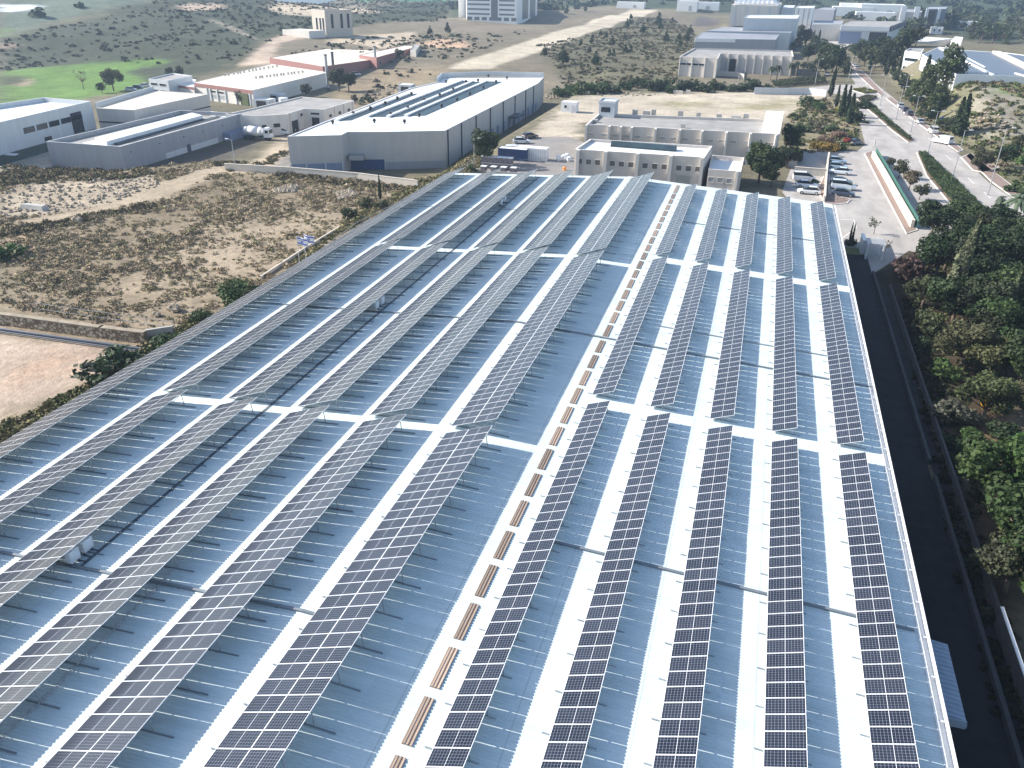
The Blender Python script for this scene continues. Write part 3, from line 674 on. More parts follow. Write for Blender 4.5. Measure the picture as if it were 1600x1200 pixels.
# ------------------------------------------------------------------ buildings
def ccw(w):
    a = sum(w[i][0] * w[(i + 1) % len(w)][1] - w[(i + 1) % len(w)][0] * w[i][1] for i in range(len(w)))
    return w if a > 0 else w[::-1]
class Bld:
    def __init__(s, name, label, roof_px, zr, wall, roofm, parapet=.5, pt=.3, cat='building', group=None, zb=None, world=None, coping=None, dz=0.0):
        s.dz = dz; zr = zr + dz; zb = None if zb is None else zb + dz
        w = ccw([G(p[0], p[1], zr) for p in roof_px] if world is None else list(world))
        cx = float(np.mean([p[0] for p in w])); cy = float(np.mean([p[1] for p in w]))
        zb = float(min(height(p[0], p[1]) for p in w)) - .3 if zb is None else zb
        s.w, s.zr, s.zb = w, zr, zb
        s.root = thing(name, label, cat, (cx, cy, max(zb, 0) if zb < 0 else zb), group)
        n = len(w); inn = []
        for i in range(n):
            p0, p1, p2 = (Vector((*w[(i + k) % n], 0)) for k in (-1, 0, 1))
            d1 = (p1 - p0).normalized(); d2 = (p2 - p1).normalized()
            n1 = Vector((-d1.y, d1.x, 0)); n2 = Vector((-d2.y, d2.x, 0)); bis = (n1 + n2)
            bis = bis / max(.35, bis.length_squared / 2)
            inn.append(tuple((p1 + bis * pt)[:2]))
        mb = MB()
        for i in range(n):
            a, b, c, d = w[i], w[(i + 1) % n], inn[(i + 1) % n], inn[i]
            mb.face([(*a, zb), (*b, zb), (*b, zr), (*a, zr)])
            mb.face([(*a, zr), (*b, zr), (*c, zr), (*d, zr)], 1)
            mb.face([(*d, zr - parapet), (*d, zr), (*c, zr), (*c, zr - parapet)])
        obj('wall', mb, [wall, coping or wall], s.root)
        mb = MB(); mb.face([(*p, zr - parapet) for p in inn]); s.roof = obj('roof', mb, roofm, s.root)
        if s.roof.data.polygons[0].normal.z < 0: s.roof.data.flip_normals()
        s.inn = inn; s.zs = zr - parapet
    def edge(s, near_px):           # the wall whose top middle projects nearest to a photo pixel
        x, y = G(near_px[0], near_px[1], s.zr); best = None
        for i in range(len(s.w)):
            a = Vector(s.w[i]); b = Vector(s.w[(i + 1) % len(s.w)]); d = b - a
            t = max(0, min(1, (Vector((x, y)) - a).dot(d) / d.length_squared)); q = (a + d * t - Vector((x, y))).length
            if best is None or q < best[0]: best = (q, i)
        return best[1]
    def fr(s, e):
        a = Vector((*s.w[e], 0)); b = Vector((*s.w[(e + 1) % len(s.w)], 0)); L = (b - a).length; d = (b - a) / L
        return a, d, Vector((d.y, -d.x, 0)), L
    def slab(s, name, e, u0, u1, z0, z1, mat, d0=.0, d1=.04, parent=None, absu=False):
        a, d, n, L = s.fr(e)
        if not absu: u0 *= L; u1 *= L
        z0 += s.dz; z1 += s.dz
        mb = MB(); c = [a + d * u0 + n * d0, a + d * u0 + n * d1, a + d * u1 + n * d1, a + d * u1 + n * d0]
        mb.hexa([(p.x, p.y, z0) for p in c], [(p.x, p.y, z1) for p in c])
        return obj(name, mb, mat, parent or s.root)
    def window(s, e, u, wd, z0, z1, frame=None, glass=None, name='window'):
        a, d, n, L = s.fr(e); u0 = u * L - wd / 2; u1 = u0 + wd; f = .09
        mb = MB(); zo = s.dz
        def bx(p, q, zz0, zz1, d1):
            zz0 += zo; zz1 += zo
            c = [a + d * p + n * .0, a + d * p + n * d1, a + d * q + n * d1, a + d * q + n * .0]
            mb.hexa([(k.x, k.y, zz0) for k in c], [(k.x, k.y, zz1) for k in c])
        bx(u0 - f, u0, z0 - f, z1 + f, .07); bx(u1, u1 + f, z0 - f, z1 + f, .07); bx(u0, u1, z1, z1 + f, .07); bx(u0, u1, z0 - f, z0, .1)
        o = obj(name, mb, frame or M['aluminium'], s.root)
        s.slab('pane', e, u0, u1, z0, z1, glass or M['dark_glass'], .0, .02, o, True)
        return o
    def on_roof(s, name, px, wx, wy, h, mat, parent=None, z=None):
        z = s.zs if z is None else z
        x, y = G(px[0], px[1], z); mb = MB(); mb.box(x - wx / 2, x + wx / 2, y - wy / 2, y + wy / 2, z, z + h)
        return obj(name, mb, mat, parent or s.root)
    def patch(s, name, pts, z, h, mat):
        w = ccw([G(p[0], p[1], z + h) for p in pts]); mb = MB(); mb.prism(w, z, z + h); return obj(name, mb, mat, s.root)

# big warehouse with glazed roof strips
B = Bld('warehouse', 'grey clad warehouse with white roof, dark glazed roof strips and rows of vents', [(449, 213), (533, 211), (543, 206), (599, 206), (695, 204), (841, 130), (850, 120), (690, 121), (683, 128), (640, 138)], 8.3, M['warm_grey_wall'], M['white_roof'], .22, .35, zb=-1.2, dz=-3.9, coping=M['white_paint'])
WH = B
e = B.edge((490, 212)); B.slab('lower_wall', e, .01, .99, -1, 2.3, M['blue_panel'], 0, .05)
for u in (.015, .30, .66, .985): B.slab('column', e, u - .012, u + .012, -1, 2.5, M['white_wall'], .05, .3)
e = B.edge((570, 206)); B.slab('lower_wall', e, .02, .98, -1, 2.2, M['blue_tarp'], 0, .05)
B.slab('canopy', e, .02, .42, 2.55, 3.5, M['steel'], .1, 2.6)
e = B.edge((650, 205)); B.slab('lower_wall', e, .01, .99, -1, 1.6, M['grey_wall'], 0, .06)
e = B.edge((760, 170))
for u in (.02, .13, .26, .40, .54, .68, .82, .93): B.slab('downpipe', e, u - .0025, u + .0025, 0, 8.1, M['dark_metal'], .02, .22)
for u in (.42, .48, .55, .61, .67, .73, .79, .86, .92, .97): B.slab('door', e, u - .012, u + .012, 0, 2.6, M['blue_panel'], .01, .09)
B.slab('dock_canopy', e, .60, .68, 3.0, 3.3, M['dark_metal'], .05, 3.0)
a_ = [G(683, 128, B.zr), G(690, 121, B.zr), G(760, 118, B.zr), G(850, 120, B.zr)]
mb = MB()
for p, q in zip(a_, a_[1:]): mb.bar((*p, B.zr + .6), (*q, B.zr + .6), .25, 1.5)
obj('curved_parapet', mb, M['white_wall'], B.root)
M['roof_glazing'] = plain('roof_glazing', (.035, .06, .075), .5, noise=.5, scale=.15, spec=.25)
for pts in ([(528, 188), (548, 187.5), (652, 146), (640, 147)], [(575, 182), (606, 182), (738, 127), (722, 126)], [(606, 183), (636, 180.5), (757, 128.5), (741, 127.5)], [(634, 181), (664, 180), (784, 127.5), (762, 127)]):
    B.patch('skylight_strip', pts, B.zs, .12, M['roof_glazing'])
for p, q in (((526, 188), (638, 147)), ((574, 182), (722, 126)), ((606, 182.5), (739, 127)), ((634, 181), (760, 127))):
    mb = MB(); a = G(*p, B.zr); b = G(*q, B.zr); mb.bar((*a, B.zr + .04), (*b, B.zr + .04), .9, .5); obj('roof_ridge', mb, M['white_roof'], B.root)
mb = MB()
mb.tube((0, 0, 0), (0, 0, .42), .22, .22, 10); mb.tube((0, 0, .42), (0, 0, .55), .42, .42, 10); mb.tube((0, 0, .6), (0, 0, .95), .42, .3, 10); mb.tube((0, 0, .55), (0, 0, .6), .2, .2, 8)
VENT = mesh_of('roof_vent', mb, M['dark_void'])
for p in ((520, 194), (585, 192), (632, 193), (655, 183), (610, 181), (637, 171), (690, 168), (662, 159), (714, 158), (687, 151), (734, 149), (708, 142), (755, 139), (728, 130), (775, 130), (747, 128), (763, 121), (792, 124), (552, 180), (579, 172), (602, 164), (621, 156), (643, 149), (697, 130)):
    x, y = G(*p, B.zs); inst('roof_vent', VENT, B.root, (x - B.root.location.x, y - B.root.location.y, B.zs - B.root.location.z))

# low grey building in front of the white one
B = Bld('industrial_building', 'low dull grey building with raised rim and long roof monitors, beside the scrub field', [(72, 221), (188, 229), (378, 177), (282, 172)], 5.4, M['grey_wall'], M['dusty_roof'], 1.0, .3, zb=-1, dz=-3.9, coping=M['white_wall'])
B.patch('roof_monitor', [(148, 215), (166, 221), (316, 180), (300, 176)], B.zs, 1.1, M['white_roof'])
B.patch('roof_glazing', [(170, 222), (184, 225), (318, 186), (306, 183)], B.zs, .3, M['roof_glazing'])
B.patch('roof_sheet', [(128, 223), (146, 219), (176, 226), (168, 229)], B.zs, .06, M['white_roof'])
B.patch('roof_sheet', [(318, 178), (330, 174), (372, 178), (345, 184)], B.zs, .06, M['white_roof'])
B.patch('roof_trough', [(190, 224), (205, 222), (348, 182), (338, 181)], B.zs, .1, M['shade_cloth'])
e = B.edge((290, 203))
B.slab('lower_wall', e, .30, .74, -1, 1.2, M['white_wall'], 0, .06)
for u in (.06, .27, .46, .62, .80, .94): B.slab('vent', e, u - .003, u + .003, 3.6, 3.85, M['dark_void'], 0, .08)
B.slab('door', e, .47, .50, -.5, 1.7, M['dark_metal'], .06, .14)
B.slab('annex', e, .79, .99, -.5, 1.9, M['blue_panel'], .05, 2.2)
# white office building
B = Bld('office_building', 'white building with a row of dark windows and tall glazed panel, left edge', [(-70, 207), (142, 158), (68, 152), (-70, 172)], 9.0, M['white_wall'], M['white_roof'], 1.1, .4, zb=-1, dz=-3.9)
e = B.edge((60, 177)); a, d, n, L = B.fr(e)
def u_of(px, z): x, y = G(px[0], px[1], z + B.dz); return (Vector((x, y, 0)) - a).dot(d) / L
u1 = u_of((95, 182), 6.0)
for k in range(5): B.window(e, u1 - k * 4.35 / L, 3.5, 5.4, 6.5, M['dark_metal'])
B.window(e, u_of((119, 190), 5), 4.0, 2.4, 7.2, M['dark_metal'])
B.window(e, u_of((80, 215), 3.2), 2.4, 2.5, 3.3, M['dark_metal'])
B.slab('lower_glazing', e, .02, .98, 0, 2.2, plain('green_glass', (.05, .085, .085), .3, noise=.3, scale=.4), .02, .08)
B.slab('entrance_canopy', e, u_of((14, 243), 2), u_of((24, 241), 2), 2.0, 2.2, M['white_paint'], .1, 2.5)
# block with white roof between them
B = Bld('storage_building', 'white-roofed block with plain parapet standing behind the low grey building', [(150, 169), (209, 172), (326, 147), (240, 141)], 7.0, M['warm_grey_wall'], M['cream_roof'], .12, .4, zb=-1, dz=-3.9)
for e in range(4): B.slab('dark_band', e, .0, 1.0, 3.4, 3.75, M['dark_void'], -.05, .02)
mb = MB(); q0 = G(150, 167, B.zr); q1 = G(240, 140.5, B.zr); mb.bar((*q0, B.zr + .45), (*q1, B.zr + .45), .3, 1.2); obj('back_parapet', mb, M['white_wall'], B.root)
# wide cream-roofed factory
B = Bld('factory', 'wide factory with flat cream roof dotted with vents and red fascia, left background', [(303, 129), (394, 141), (512, 113), (424, 100)], 4.6, M['pale_beige'], M['cream_roof'], .08, .3, zb=-1, dz=-3.9)
e = B.edge((350, 135)); B.slab('fascia', e, 0, 1, 3.4, 4.55, M['red_clad'], .02, .14)
for u in (.32, .46): B.window(e, u, 3.0, 2.2, 2.8); B.window(e, u, 3.2, .4, 1.6, glass=M['steel'])
for u in (.22, .28, .40, .54, .72, .95): B.slab('pilaster', e, u - .008, u + .008, -.5, 3.4, M['white_wall'], .0, .3)
B.slab('ivy', e, .80, .93, -.5, 3.2, plain('ivy', (.08, .10, .04), .9, noise=.5, scale=2), .02, .5)
mbv = MB(); mbv.box(-.25, .25, -.25, .25, 0, .7); mbv.box(-.32, .32, -.32, .32, .7, .82)
RV = mesh_of('roof_vent', mbv, M['steel'])
for row in range(2):
    p0, p1 = (((352, 119), (432, 105)), ((400, 123), (472, 114)))[row]
    for k in range(14):
        t = (k + rng.uniform(-.2, .2)) / 13
        if rng.random() < .12: continue
        x, y = G(p0[0] + (p1[0] - p0[0]) * t, p0[1] + (p1[1] - p0[1]) * t, B.zs); inst('roof_vent', RV, B.root, (x - B.root.location.x, y - B.root.location.y, B.zs - B.root.location.z))
B = Bld('office_building', 'small two-storey white block at the left end of the cream-roofed factory', [(232, 123), (262, 126), (300, 118), (270, 114)], 5.5, M['white_wall'], M['dusty_roof'], .4, .3, zb=-1, dz=-3.9)
e = B.edge((246, 124))
for u in (.25, .7): B.window(e, u, 3.0, 1.2, 2.2); B.window(e, u, 3.0, 3.6, 4.3)
B = Bld('shed', 'low white shed with pink fascia joining the two-storey block to the factory', [(262, 131), (303, 136), (306, 124), (280, 120)], 3.4, M['pale_beige'], M['white_roof'], .1, .2, zb=-1, dz=-3.9)
e = B.edge((283, 134)); B.slab('fascia', e, 0, 1, 2.6, 3.3, M['red_clad'], .02, .1)
# red walled halls behind with chimneys
B = Bld('red_hall', 'long hall with dull red front wall and pale roof, right of the cream-roofed factory', [(421, 90), (504, 104), (590, 92), (640, 80), (510, 76)], 5.2, M['red_clad'], M['cream_roof'], .1, .3, zb=-1, dz=-3.9)
B = Bld('red_hall', 'taller red-sided block at the far right end of the red halls', [(561, 86), (588, 90), (606, 85), (655, 72), (632, 71)], 6.5, M['red_clad'], M['cream_roof'], .1, .3, zb=-1, dz=-3.9)
e = B.edge((596, 88)); B.window(e, .3, 2.0, 3.2, 4.6)
B = Bld('storage_building', 'pale concrete silo-like block beside the taller red block', [(641, 78), (650, 79), (656, 70), (646, 69)], 7.0, M['concrete'], M['dusty_roof'], .2, .2, zb=-1, dz=-3.9)
for k, (bx, by, h, lab) in enumerate(((513, 141, 12.0, 'tall grey steel chimney in front of the red hall, nearest of three'), (522, 122, 9.5, 'dark steel chimney in front of the red hall, middle of three'), (587, 106, 8.2, 'slim grey chimney in front of the taller red block, farthest of three'))):
    x, y, z = hit(bx, by); t = thing('chimney', lab, 'chimney', (x, y, z), 'factory chimneys')
    mb = MB(); mb.tube((x, y, z - .3), (x, y, z + h), .55, .5, 12); obj('flue', mb, M['steel'] if k != 1 else M['dark_metal'], t)
    mb = MB(); mb.tube((x, y, z + h), (x, y, z + h + .35), .62, .62, 12); mb.tube((x, y, z + .2), (x, y, z + .8), .8, .8, 12); obj('collar', mb, M['dark_metal'], t)
# L-shaped beige workshop
B = Bld('workshop', 'beige workshop with dark doors and flat grey roof, left of the big warehouse', [(352, 178), (402, 181), (424, 180), (446, 178.5), (475, 169.5), (505, 171), (553, 157), (470, 151), (400, 168)], 5.2, M['pale_beige'], M['dusty_roof'], .35, .3, zb=-1, dz=-3.9)
e = B.edge((460, 174)); B.slab('door', e, .25, .60, -.5, 2.9, M['dark_void'], .0, .05)
for u in (.02, .2, .66, .98): B.slab('pilaster', e, u - .02, u + .02, -.5, 5.1, M['pale_beige'], 0, .3)
B.window(e, .82, 1.3, 3.4, 4.2)
e = B.edge((490, 170)); B.slab('door', e, .36, .75, -.5, 2.9, M['dark_void'], .0, .05); B.window(e, .55, 2.6, 3.7, 4.2)
e = B.edge((530, 164))
for u in (.2, .5, .8): B.window(e, u, 1.5, 2.6, 3.4); B.slab('pilaster', e, u + .13, u + .16, -.5, 5.1, M['pale_beige'], 0, .25)
e = B.edge((434, 179)); B.window(e, .3, 1.8, 2.0, 3.0)
e = B.edge((412, 180)); B.window(e, .4, 1.2, 2.0, 2.8)

# beige office blocks beyond the hall
B = Bld('beige_building', 'front beige block with white roof and triple square windows just past the hall', [(898, 233), (1101, 246), (1113, 228), (922, 217)], 6.3, M['beige_wall'], M['white_roof'], .55, .35, zb=0, coping=M['pale_beige'])
e = B.edge((1000, 240)); a, d, n, L = B.fr(e)
if u_of((910, 234), 6.3) > .5: pass
for p in ((905, 253), (919, 254), (933, 255), (956, 257), (970, 258), (985, 259), (1007, 261), (1022, 262), (1037, 263), (1060, 265), (1075, 266), (1090, 267)):
    o = B.window(e, u_of(p, 4.0), 1.0, 3.55, 4.5, M['pale_beige'], plain('blind', (.13, .12, .115), .5))
for p in (899, 945, 997, 1050, 1099):
    u = u_of((p, 240), 6.2); B.slab('pilaster', e, u - .012, u + .012, 0, 6.28, M['pale_beige'], .02, .75)
B.slab('door', e, u_of((1057, 280), 1.5), u_of((1078, 282), 1.5), 0, 2.4, M['steel'], .01, .08)
B.slab('lintel', e, u_of((1055, 272), 2.6), u_of((1080, 274), 2.6), 2.45, 2.75, M['concrete'], .01, .25)
pts = [(955, 223), (960, 229), (1055, 236.5), (1056, 230)]
w0 = [G(*p, B.zs) for p in pts]
p0 = Vector((*G(954, 229, B.zs), B.zs)); p1 = Vector((*G(1055, 237, B.zs), B.zs))
mb = MB(); dd = (p1 - p0).normalized(); nn = Vector((-dd.y, dd.x, 0)); Lc = (p1 - p0).length
seg_ = 9; prof_ = [(math.cos(math.pi * i / seg_) * -1.2, math.sin(math.pi * i / seg_) * 1.0) for i in range(seg_ + 1)]
for i in range(seg_):
    (a0, b0), (a1, b1) = prof_[i], prof_[i + 1]
    mb.face([p0 + nn * (a0 + 1) + Vector((0, 0, b0)), p0 + nn * (a1 + 1) + Vector((0, 0, b1)), p1 + nn * (a1 + 1) + Vector((0, 0, b1)), p1 + nn * (a0 + 1) + Vector((0, 0, b0))])
for q in (p0, p1): mb.face([q + nn * (x + 1) + Vector((0, 0, z)) for x, z in prof_])
obj('barrel_skylight', mb, M['roof_glazing'], B.root)
B = Bld('beige_building', 'low beige annex with parapet and roof clutter at the right of the front block', [(1107, 264), (1158, 268), (1163, 246), (1113, 242)], 4.4, M['beige_wall'], M['white_roof'], .8, .3, zb=0, coping=M['pale_beige'])
e = B.edge((1130, 266)); 
for u in (.12, .40, .68): B.window(e, u, 1.0, 2.0, 2.9, M['pale_beige'], M['steel'])
B.slab('pilaster', e, .86, .93, 0, 4.38, M['pale_beige'], .02, .4)
for k in range(7): B.on_roof('water_tank', (1116 + k * 3.2, 248 + k * .35), .5, .5, .7, M['dark_metal'])
B = Bld('beige_building', 'long rear beige block with fin pilasters, concrete roof and corner stair tower', [(916, 194), (1218, 209.5), (1222, 187), (936, 177)], 6.6, M['beige_wall'], M['dusty_roof'], .6, .35, zb=0, coping=M['pale_beige'])
e = B.edge((1060, 202)); a, d, n, L = B.fr(e)
for p in (917, 953, 971, 988, 1025, 1063, 1098, 1136, 1173, 1213):
    u = u_of((p, 194 + (p - 916) * .051), 6.6); B.slab('pilaster', e, u - .005, u + .005, 0, 6.55, M['pale_beige'], .02, 1.3)
for p in (922, 944, 960, 978, 995, 1015, 1035, 1052, 1070, 1092, 1110, 1128, 1146, 1168, 1186, 1208):
    u = u_of((p, 209 + (p - 916) * .051), 4.8); B.window(e, u, 1.3, 4.2, 4.7, M['pale_beige'], M['steel'])
x, y = G(952, 183, 6.0); tw = MB(); tw.box(x - 2.6, x + 1.2, y - .5, y + 4.5, 6.0, 9.4); tw.box(x - 2.75, x + 1.35, y - .65, y - .5, 9.2, 9.7); tw.box(x - 2.75, x + 1.35, y + 4.5, y + 4.65, 9.2, 9.7); tw.box(x - 2.75, x - 2.6, y - .5, y + 4.5, 9.2, 9.7); tw.box(x + 1.2, x + 1.35, y - .5, y + 4.5, 9.2, 9.7)
t_ = obj('stair_tower', tw, M['white_wall'], B.root)
mb = MB(); mb.box(x - 2.0, x + .2, y - .55, y - .5, 7.2, 8.3); obj('window', mb, M['dark_glass'], t_)
w_ = [G(1190, 205, 6.4), G(1219, 208, 6.4), G(1222, 190, 6.4), G(1195, 188, 6.4)]
mb = MB(); lo = [(*p, 6.0) for p in w_]; hi = [(*w_[0], 7.0), (*w_[1], 7.0), (*w_[2], 8.6), (*w_[3], 8.6)]; mb.hexa(lo, hi); obj('roof_shed', mb, M['white_roof'], B.root)
for p, wx, wy, h in (((992, 180.5), 1.2, 1, 1.4), ((1010, 181), 1.6, 1.2, 1.2), ((1021, 181.5), 1, 1, 1.6), ((1063, 182), 1.2, 1, 1.3), ((1091, 184), 1, .8, 1.2), ((1123, 186), 1.2, 1, 1.2), ((1150, 188), 2.2, 1.2, 1.1), ((1165, 188), 1.2, 1, 1.5), ((1067, 200), .9, .7, .9), ((930, 191), 1.2, 1.0, .6)):
    B.on_roof('roof_unit', p, wx, wy, h, M['concrete'])

# far buildings
B = Bld('factory', 'beige factory with bays, dark gateway and flat roof behind palms, right background', [(1062, 88), (1122, 91), (1126, 83), (1240, 88), (1238, 79), (1085, 75)], 7.2, M['beige_wall'], M['dusty_roof'], .5, .3, zb=-.5, coping=M['pale_beige'])
e = B.edge((1092, 89))
for u in (.12, .28, .44, .6): B.window(e, u, 2.4, 4.2, 4.9)
for u in (.02, .34, .68, .98): B.slab('pilaster', e, u - .012, u + .012, -.3, 7.1, M['pale_beige'], .02, .5)
e = B.edge((1180, 85))
for u in (.01, .12, .25, .37, .48, .6, .72, .85, .98): B.slab('pilaster', e, u - .008, u + .008, -.3, 7.1, M['pale_beige'], .02, .9)
B.slab('gateway', e, .14, .23, 0, 5.2, M['dark_void'], .01, .06)
for u in (.06, .31, .43, .54, .66, .79, .92): B.slab('bay_panel', e, u - .045, u + .045, 0, 5.6, M['warm_grey_wall'], .01, .07)
B = Bld('long_hall', 'long grey-roofed hall with white fascia directly behind the beige bay factory', [(1086, 60), (1212, 62), (1218, 54), (1098, 50)], 8.5, M['grey_wall'], plain('grey_roof', (.26, .27, .29), .6, noise=.15, scale=.1), .1, .3, zb=-.5)
e = B.edge((1150, 61)); B.slab('fascia', e, 0, .5, 7.0, 8.4, M['white_paint'], .02, .3)
B = Bld('long_hall', 'second grey-roofed hall with thin white eave, farther back than the first', [(1104, 48), (1235, 51), (1240, 45), (1132, 42)], 9.0, M['white_wall'], bpy.data.materials['grey_roof'], .1, .3, zb=-.5)
B = Bld('white_hall', 'large windowless white hall in the right background beside the tall silo block', [(1163, 28), (1246, 29), (1250, 23), (1168, 23)], 15.0, M['white_wall'], M['white_roof'], .3, .3, zb=-.5)
B = Bld('tower_block', 'tall white silo block with vertical grey stripes beside the large white hall', [(1243, 12), (1271, 12.5), (1274, 9), (1247, 9)], 17.0, M['white_paint'], M['white_roof'], .3, .3, zb=-.5)
for u in (.2, .52, .8): B.slab('stripe', B.edge((1257, 12)), u - .03, u + .03, .5, 16.5, M['steel'], .02, .3)
B = Bld('office_block', 'dark grey cubic building right of the tall white silo block', [(1272, 14), (1304, 16), (1308, 12), (1286, 11)], 14.0, plain('slate_wall', (.11, .125, .16), .5), M['grey_wall'], .3, .3, zb=-.5)
B = Bld('flat_hall', 'flat grey-roofed hall at the foot of the dark cubic building', [(1270, 38), (1315, 38), (1318, 32), (1272, 32)], 9.0, M['warm_grey_wall'], M['grey_wall'], .1, .3, zb=-.5)
B = Bld('truss_hall', 'long open-sided hall with toothed roof edge amid trees, right background', [(1314, 40), (1390, 42), (1414, 33), (1330, 33)], 9.5, M['white_wall'], M['dusty_roof'], .1, .3, zb=-.5)
e = B.edge((1350, 41)); B.slab('opening', e, .02, .45, 0, 6.5, M['blue_panel'], .02, .1); B.slab('opening', e, .62, .98, 0, 6.5, M['dark_void'], .02, .1); B.slab('fascia', e, 0, 1, 7.2, 9.4, M['white_paint'], .03, .5)
e = B.edge((1402, 38))
for k in range(9): B.slab('roof_tooth', e, .03 + k * .108, .08 + k * .108, 7.0, 9.8, M['dark_metal'], .0, 1.2)
B = Bld('saw_roof_hall', 'distant hall with saw-tooth roof at the top edge right of centre', [(1143, 8), (1215, 9), (1222, 4), (1150, 4)], 14.0, M['pale_beige'], M['cream_roof'], .3, .3, zb=0)
for k in range(9): 
    x0, y0 = G(1150 + k * 7.5, 7.0, 14.2); mb = MB(); mb.hexa([(x0 - 1.5, y0, 14), (x0 + 3.2, y0, 14), (x0 + 3.2, y0 + 60, 14), (x0 - 1.5, y0 + 60, 14)], [(x0 - 1.5, y0, 16.5), (x0 - 1.2, y0, 16.5), (x0 - 1.2, y0 + 60, 16.5), (x0 - 1.5, y0 + 60, 16.5)]); obj('roof_tooth', mb, M['white_paint'], B.root)
for u in (.1, .35, .6, .85): B.slab('pilaster', B.edge((1180, 9)), u - .02, u + .02, 0, 13.5, M['white_wall'], .02, .6)
B = Bld('dome_hall', 'pale rounded gable hall beside the saw-tooth hall', [(1222, 12), (1240, 12), (1243, 8), (1225, 8)], 11.0, M['white_wall'], M['white_roof'], .2, .3, zb=0)
B = Bld('office_block', 'pair-fronted white and grey office block at the edge of the wood', [(1402, 18), (1440, 19), (1442, 14), (1408, 14)], 12.0, M['warm_grey_wall'], M['grey_wall'], .3, .3, zb=0)
for u in (.25, .8): B.slab('stair_tower', B.edge((1420, 18)), u - .11, u + .11, 0, 15.5, M['white_paint'], .05, 1.0)
B = Bld('office_block', 'dark blue glass office block with white corners at the edge of the wood', [(1446, 14), (1478, 14), (1482, 10), (1450, 10)], 15.0, plain('blue_wall', (.10, .13, .19), .3), M['grey_wall'], .3, .3, zb=0)
e = B.edge((1460, 14))
for u in (.03, .62): B.slab('white_corner', e, u, u + .14, 0, 15.2, M['white_paint'], .02, .5)
B.slab('glazing', e, .2, .55, .5, 14, M['dark_glass'], .02, .15)
B = Bld('low_shed', 'long low white-roofed shed among trees behind the solar-roofed factory', [(1386, 63), (1450, 65), (1490, 60), (1440, 57)], 6.0, M['concrete'], M['white_roof'], .1, .3, zb=0)
B = Bld('low_shed', 'small white dome-roofed shed at the right end of the long low shed', [(1486, 63), (1503, 64), (1505, 58), (1492, 57)], 6.5, M['white_paint'], M['white_roof'], .1, .3, zb=0)
for (p, sx, sy, h, lab) in (((1330, 24), 34, 20, 7, 'white flat-roofed shed left of the pale sheds near the wood'), ((1347, 21), 40, 22, 8, 'wide white shed in the middle of the pale sheds near the wood'), ((1375, 24), 36, 24, 9, 'white shed right of the pale sheds near the wood'), ((1365, 31), 30, 12, 6, 'low white shed in front of the pale sheds near the wood'), ((1074, 16), 18, 16, 8, 'lone small white block on the hill crest right of the dirt runway'), ((1098, 14), 30, 12, 6, 'low white shed right of the lone hill-crest block'), ((986, 12), 26, 10, 5, 'low white shed just beyond the end of the dirt runway'), ((1236, 4), 26, 12, 8, 'small distant white block at the top edge beside the rounded hall'), ((1462, 52), 7, 6, 4, 'tiny white hut among trees behind the long low shed'), ((1515, 45), 16, 9, 5, 'pale stone house half hidden by trees near the right edge')):
    x, y, z = hit(*p)
    B = Bld('small_shed', lab, None, z + h, M['white_paint'], M['white_roof'], .2, .3, cat='shed', world=[(x - sx / 2, y - sy / 2), (x + sx / 2, y - sy / 2), (x + sx / 2, y + sy / 2), (x - sx / 2, y + sy / 2)], zb=z - 1)
    e = 0
    if p[1] > 40:
        for u in (.25, .7): B.window(e, u, sx * .14, z + h * .35, z + h * .7)
    else: B.slab('door', e, .6, .72, z, z + h * .5, M['steel'], .01, .1)
# cream tower block on the left hill, white multi-storey office
x, y, z = hit(512, 57)
B = Bld('cream_tower', 'lone cream block with narrow tall windows on the bare rise, left of centre', None, z + 13, plain('cream_wall', (.50, .45, .385), .8), M['cream_roof'], .5, .4, zb=z - 1, world=[(x - 9, y + 1), (x + 1, y - 3), (x + 10, y + 10), (x + 0, y + 15)])
for u in (.35, .62, .84): B.window(0, u, 1.4, z + 3, z + 9)
for u in (.25, .6, .85): B.window(1, u, 1.6, z + 4, z + 11)
x, y, z = hit(498, 59)
B = Bld('low_shed', 'low flat beige shed at the foot of the lone cream block', None, z + 3.5, M['pale_beige'], M['cream_roof'], .2, .3, zb=z - 1, world=[(x - 20, y - 2), (x - 2, y - 6), (x + 2, y + 4), (x - 16, y + 8)])
B = Bld('office_building', 'white multi-storey office block with horizontal window bands at the top edge', [(716, -9), (728, -9), (729, -5), (808, -3), (812, -4), (840, -8), (830, -13), (740, -14)], 17.0, M['white_paint'], M['white_roof'], .6, .4, zb=-2)
e = B.edge((770, -4)); a, d, n, L = B.fr(e)
BAND = plain('band_glass', (.12, .14, .16), .3)
for zz in (5.6, 8.7, 11.8, 14.6): B.window(e, .24, L * .44, zz, zz + 1.1, glass=BAND); B.window(e, .80, L * .30, zz, zz + 1.1, glass=BAND)
B.slab('glazing', e, .49, .62, 2, 16.4, bpy.data.materials['band_glass'], .02, .2)
for k in range(7): B.window(e, .06 + k * .147, L * .10, 2.0, 4.2, glass=bpy.data.materials['band_glass'])
e = B.edge((826, -6))
for u in (.3, .72): B.slab('glazing', e, u - .15, u + .15, 2, 15.5, bpy.data.materials['band_glass'], .02, .2)
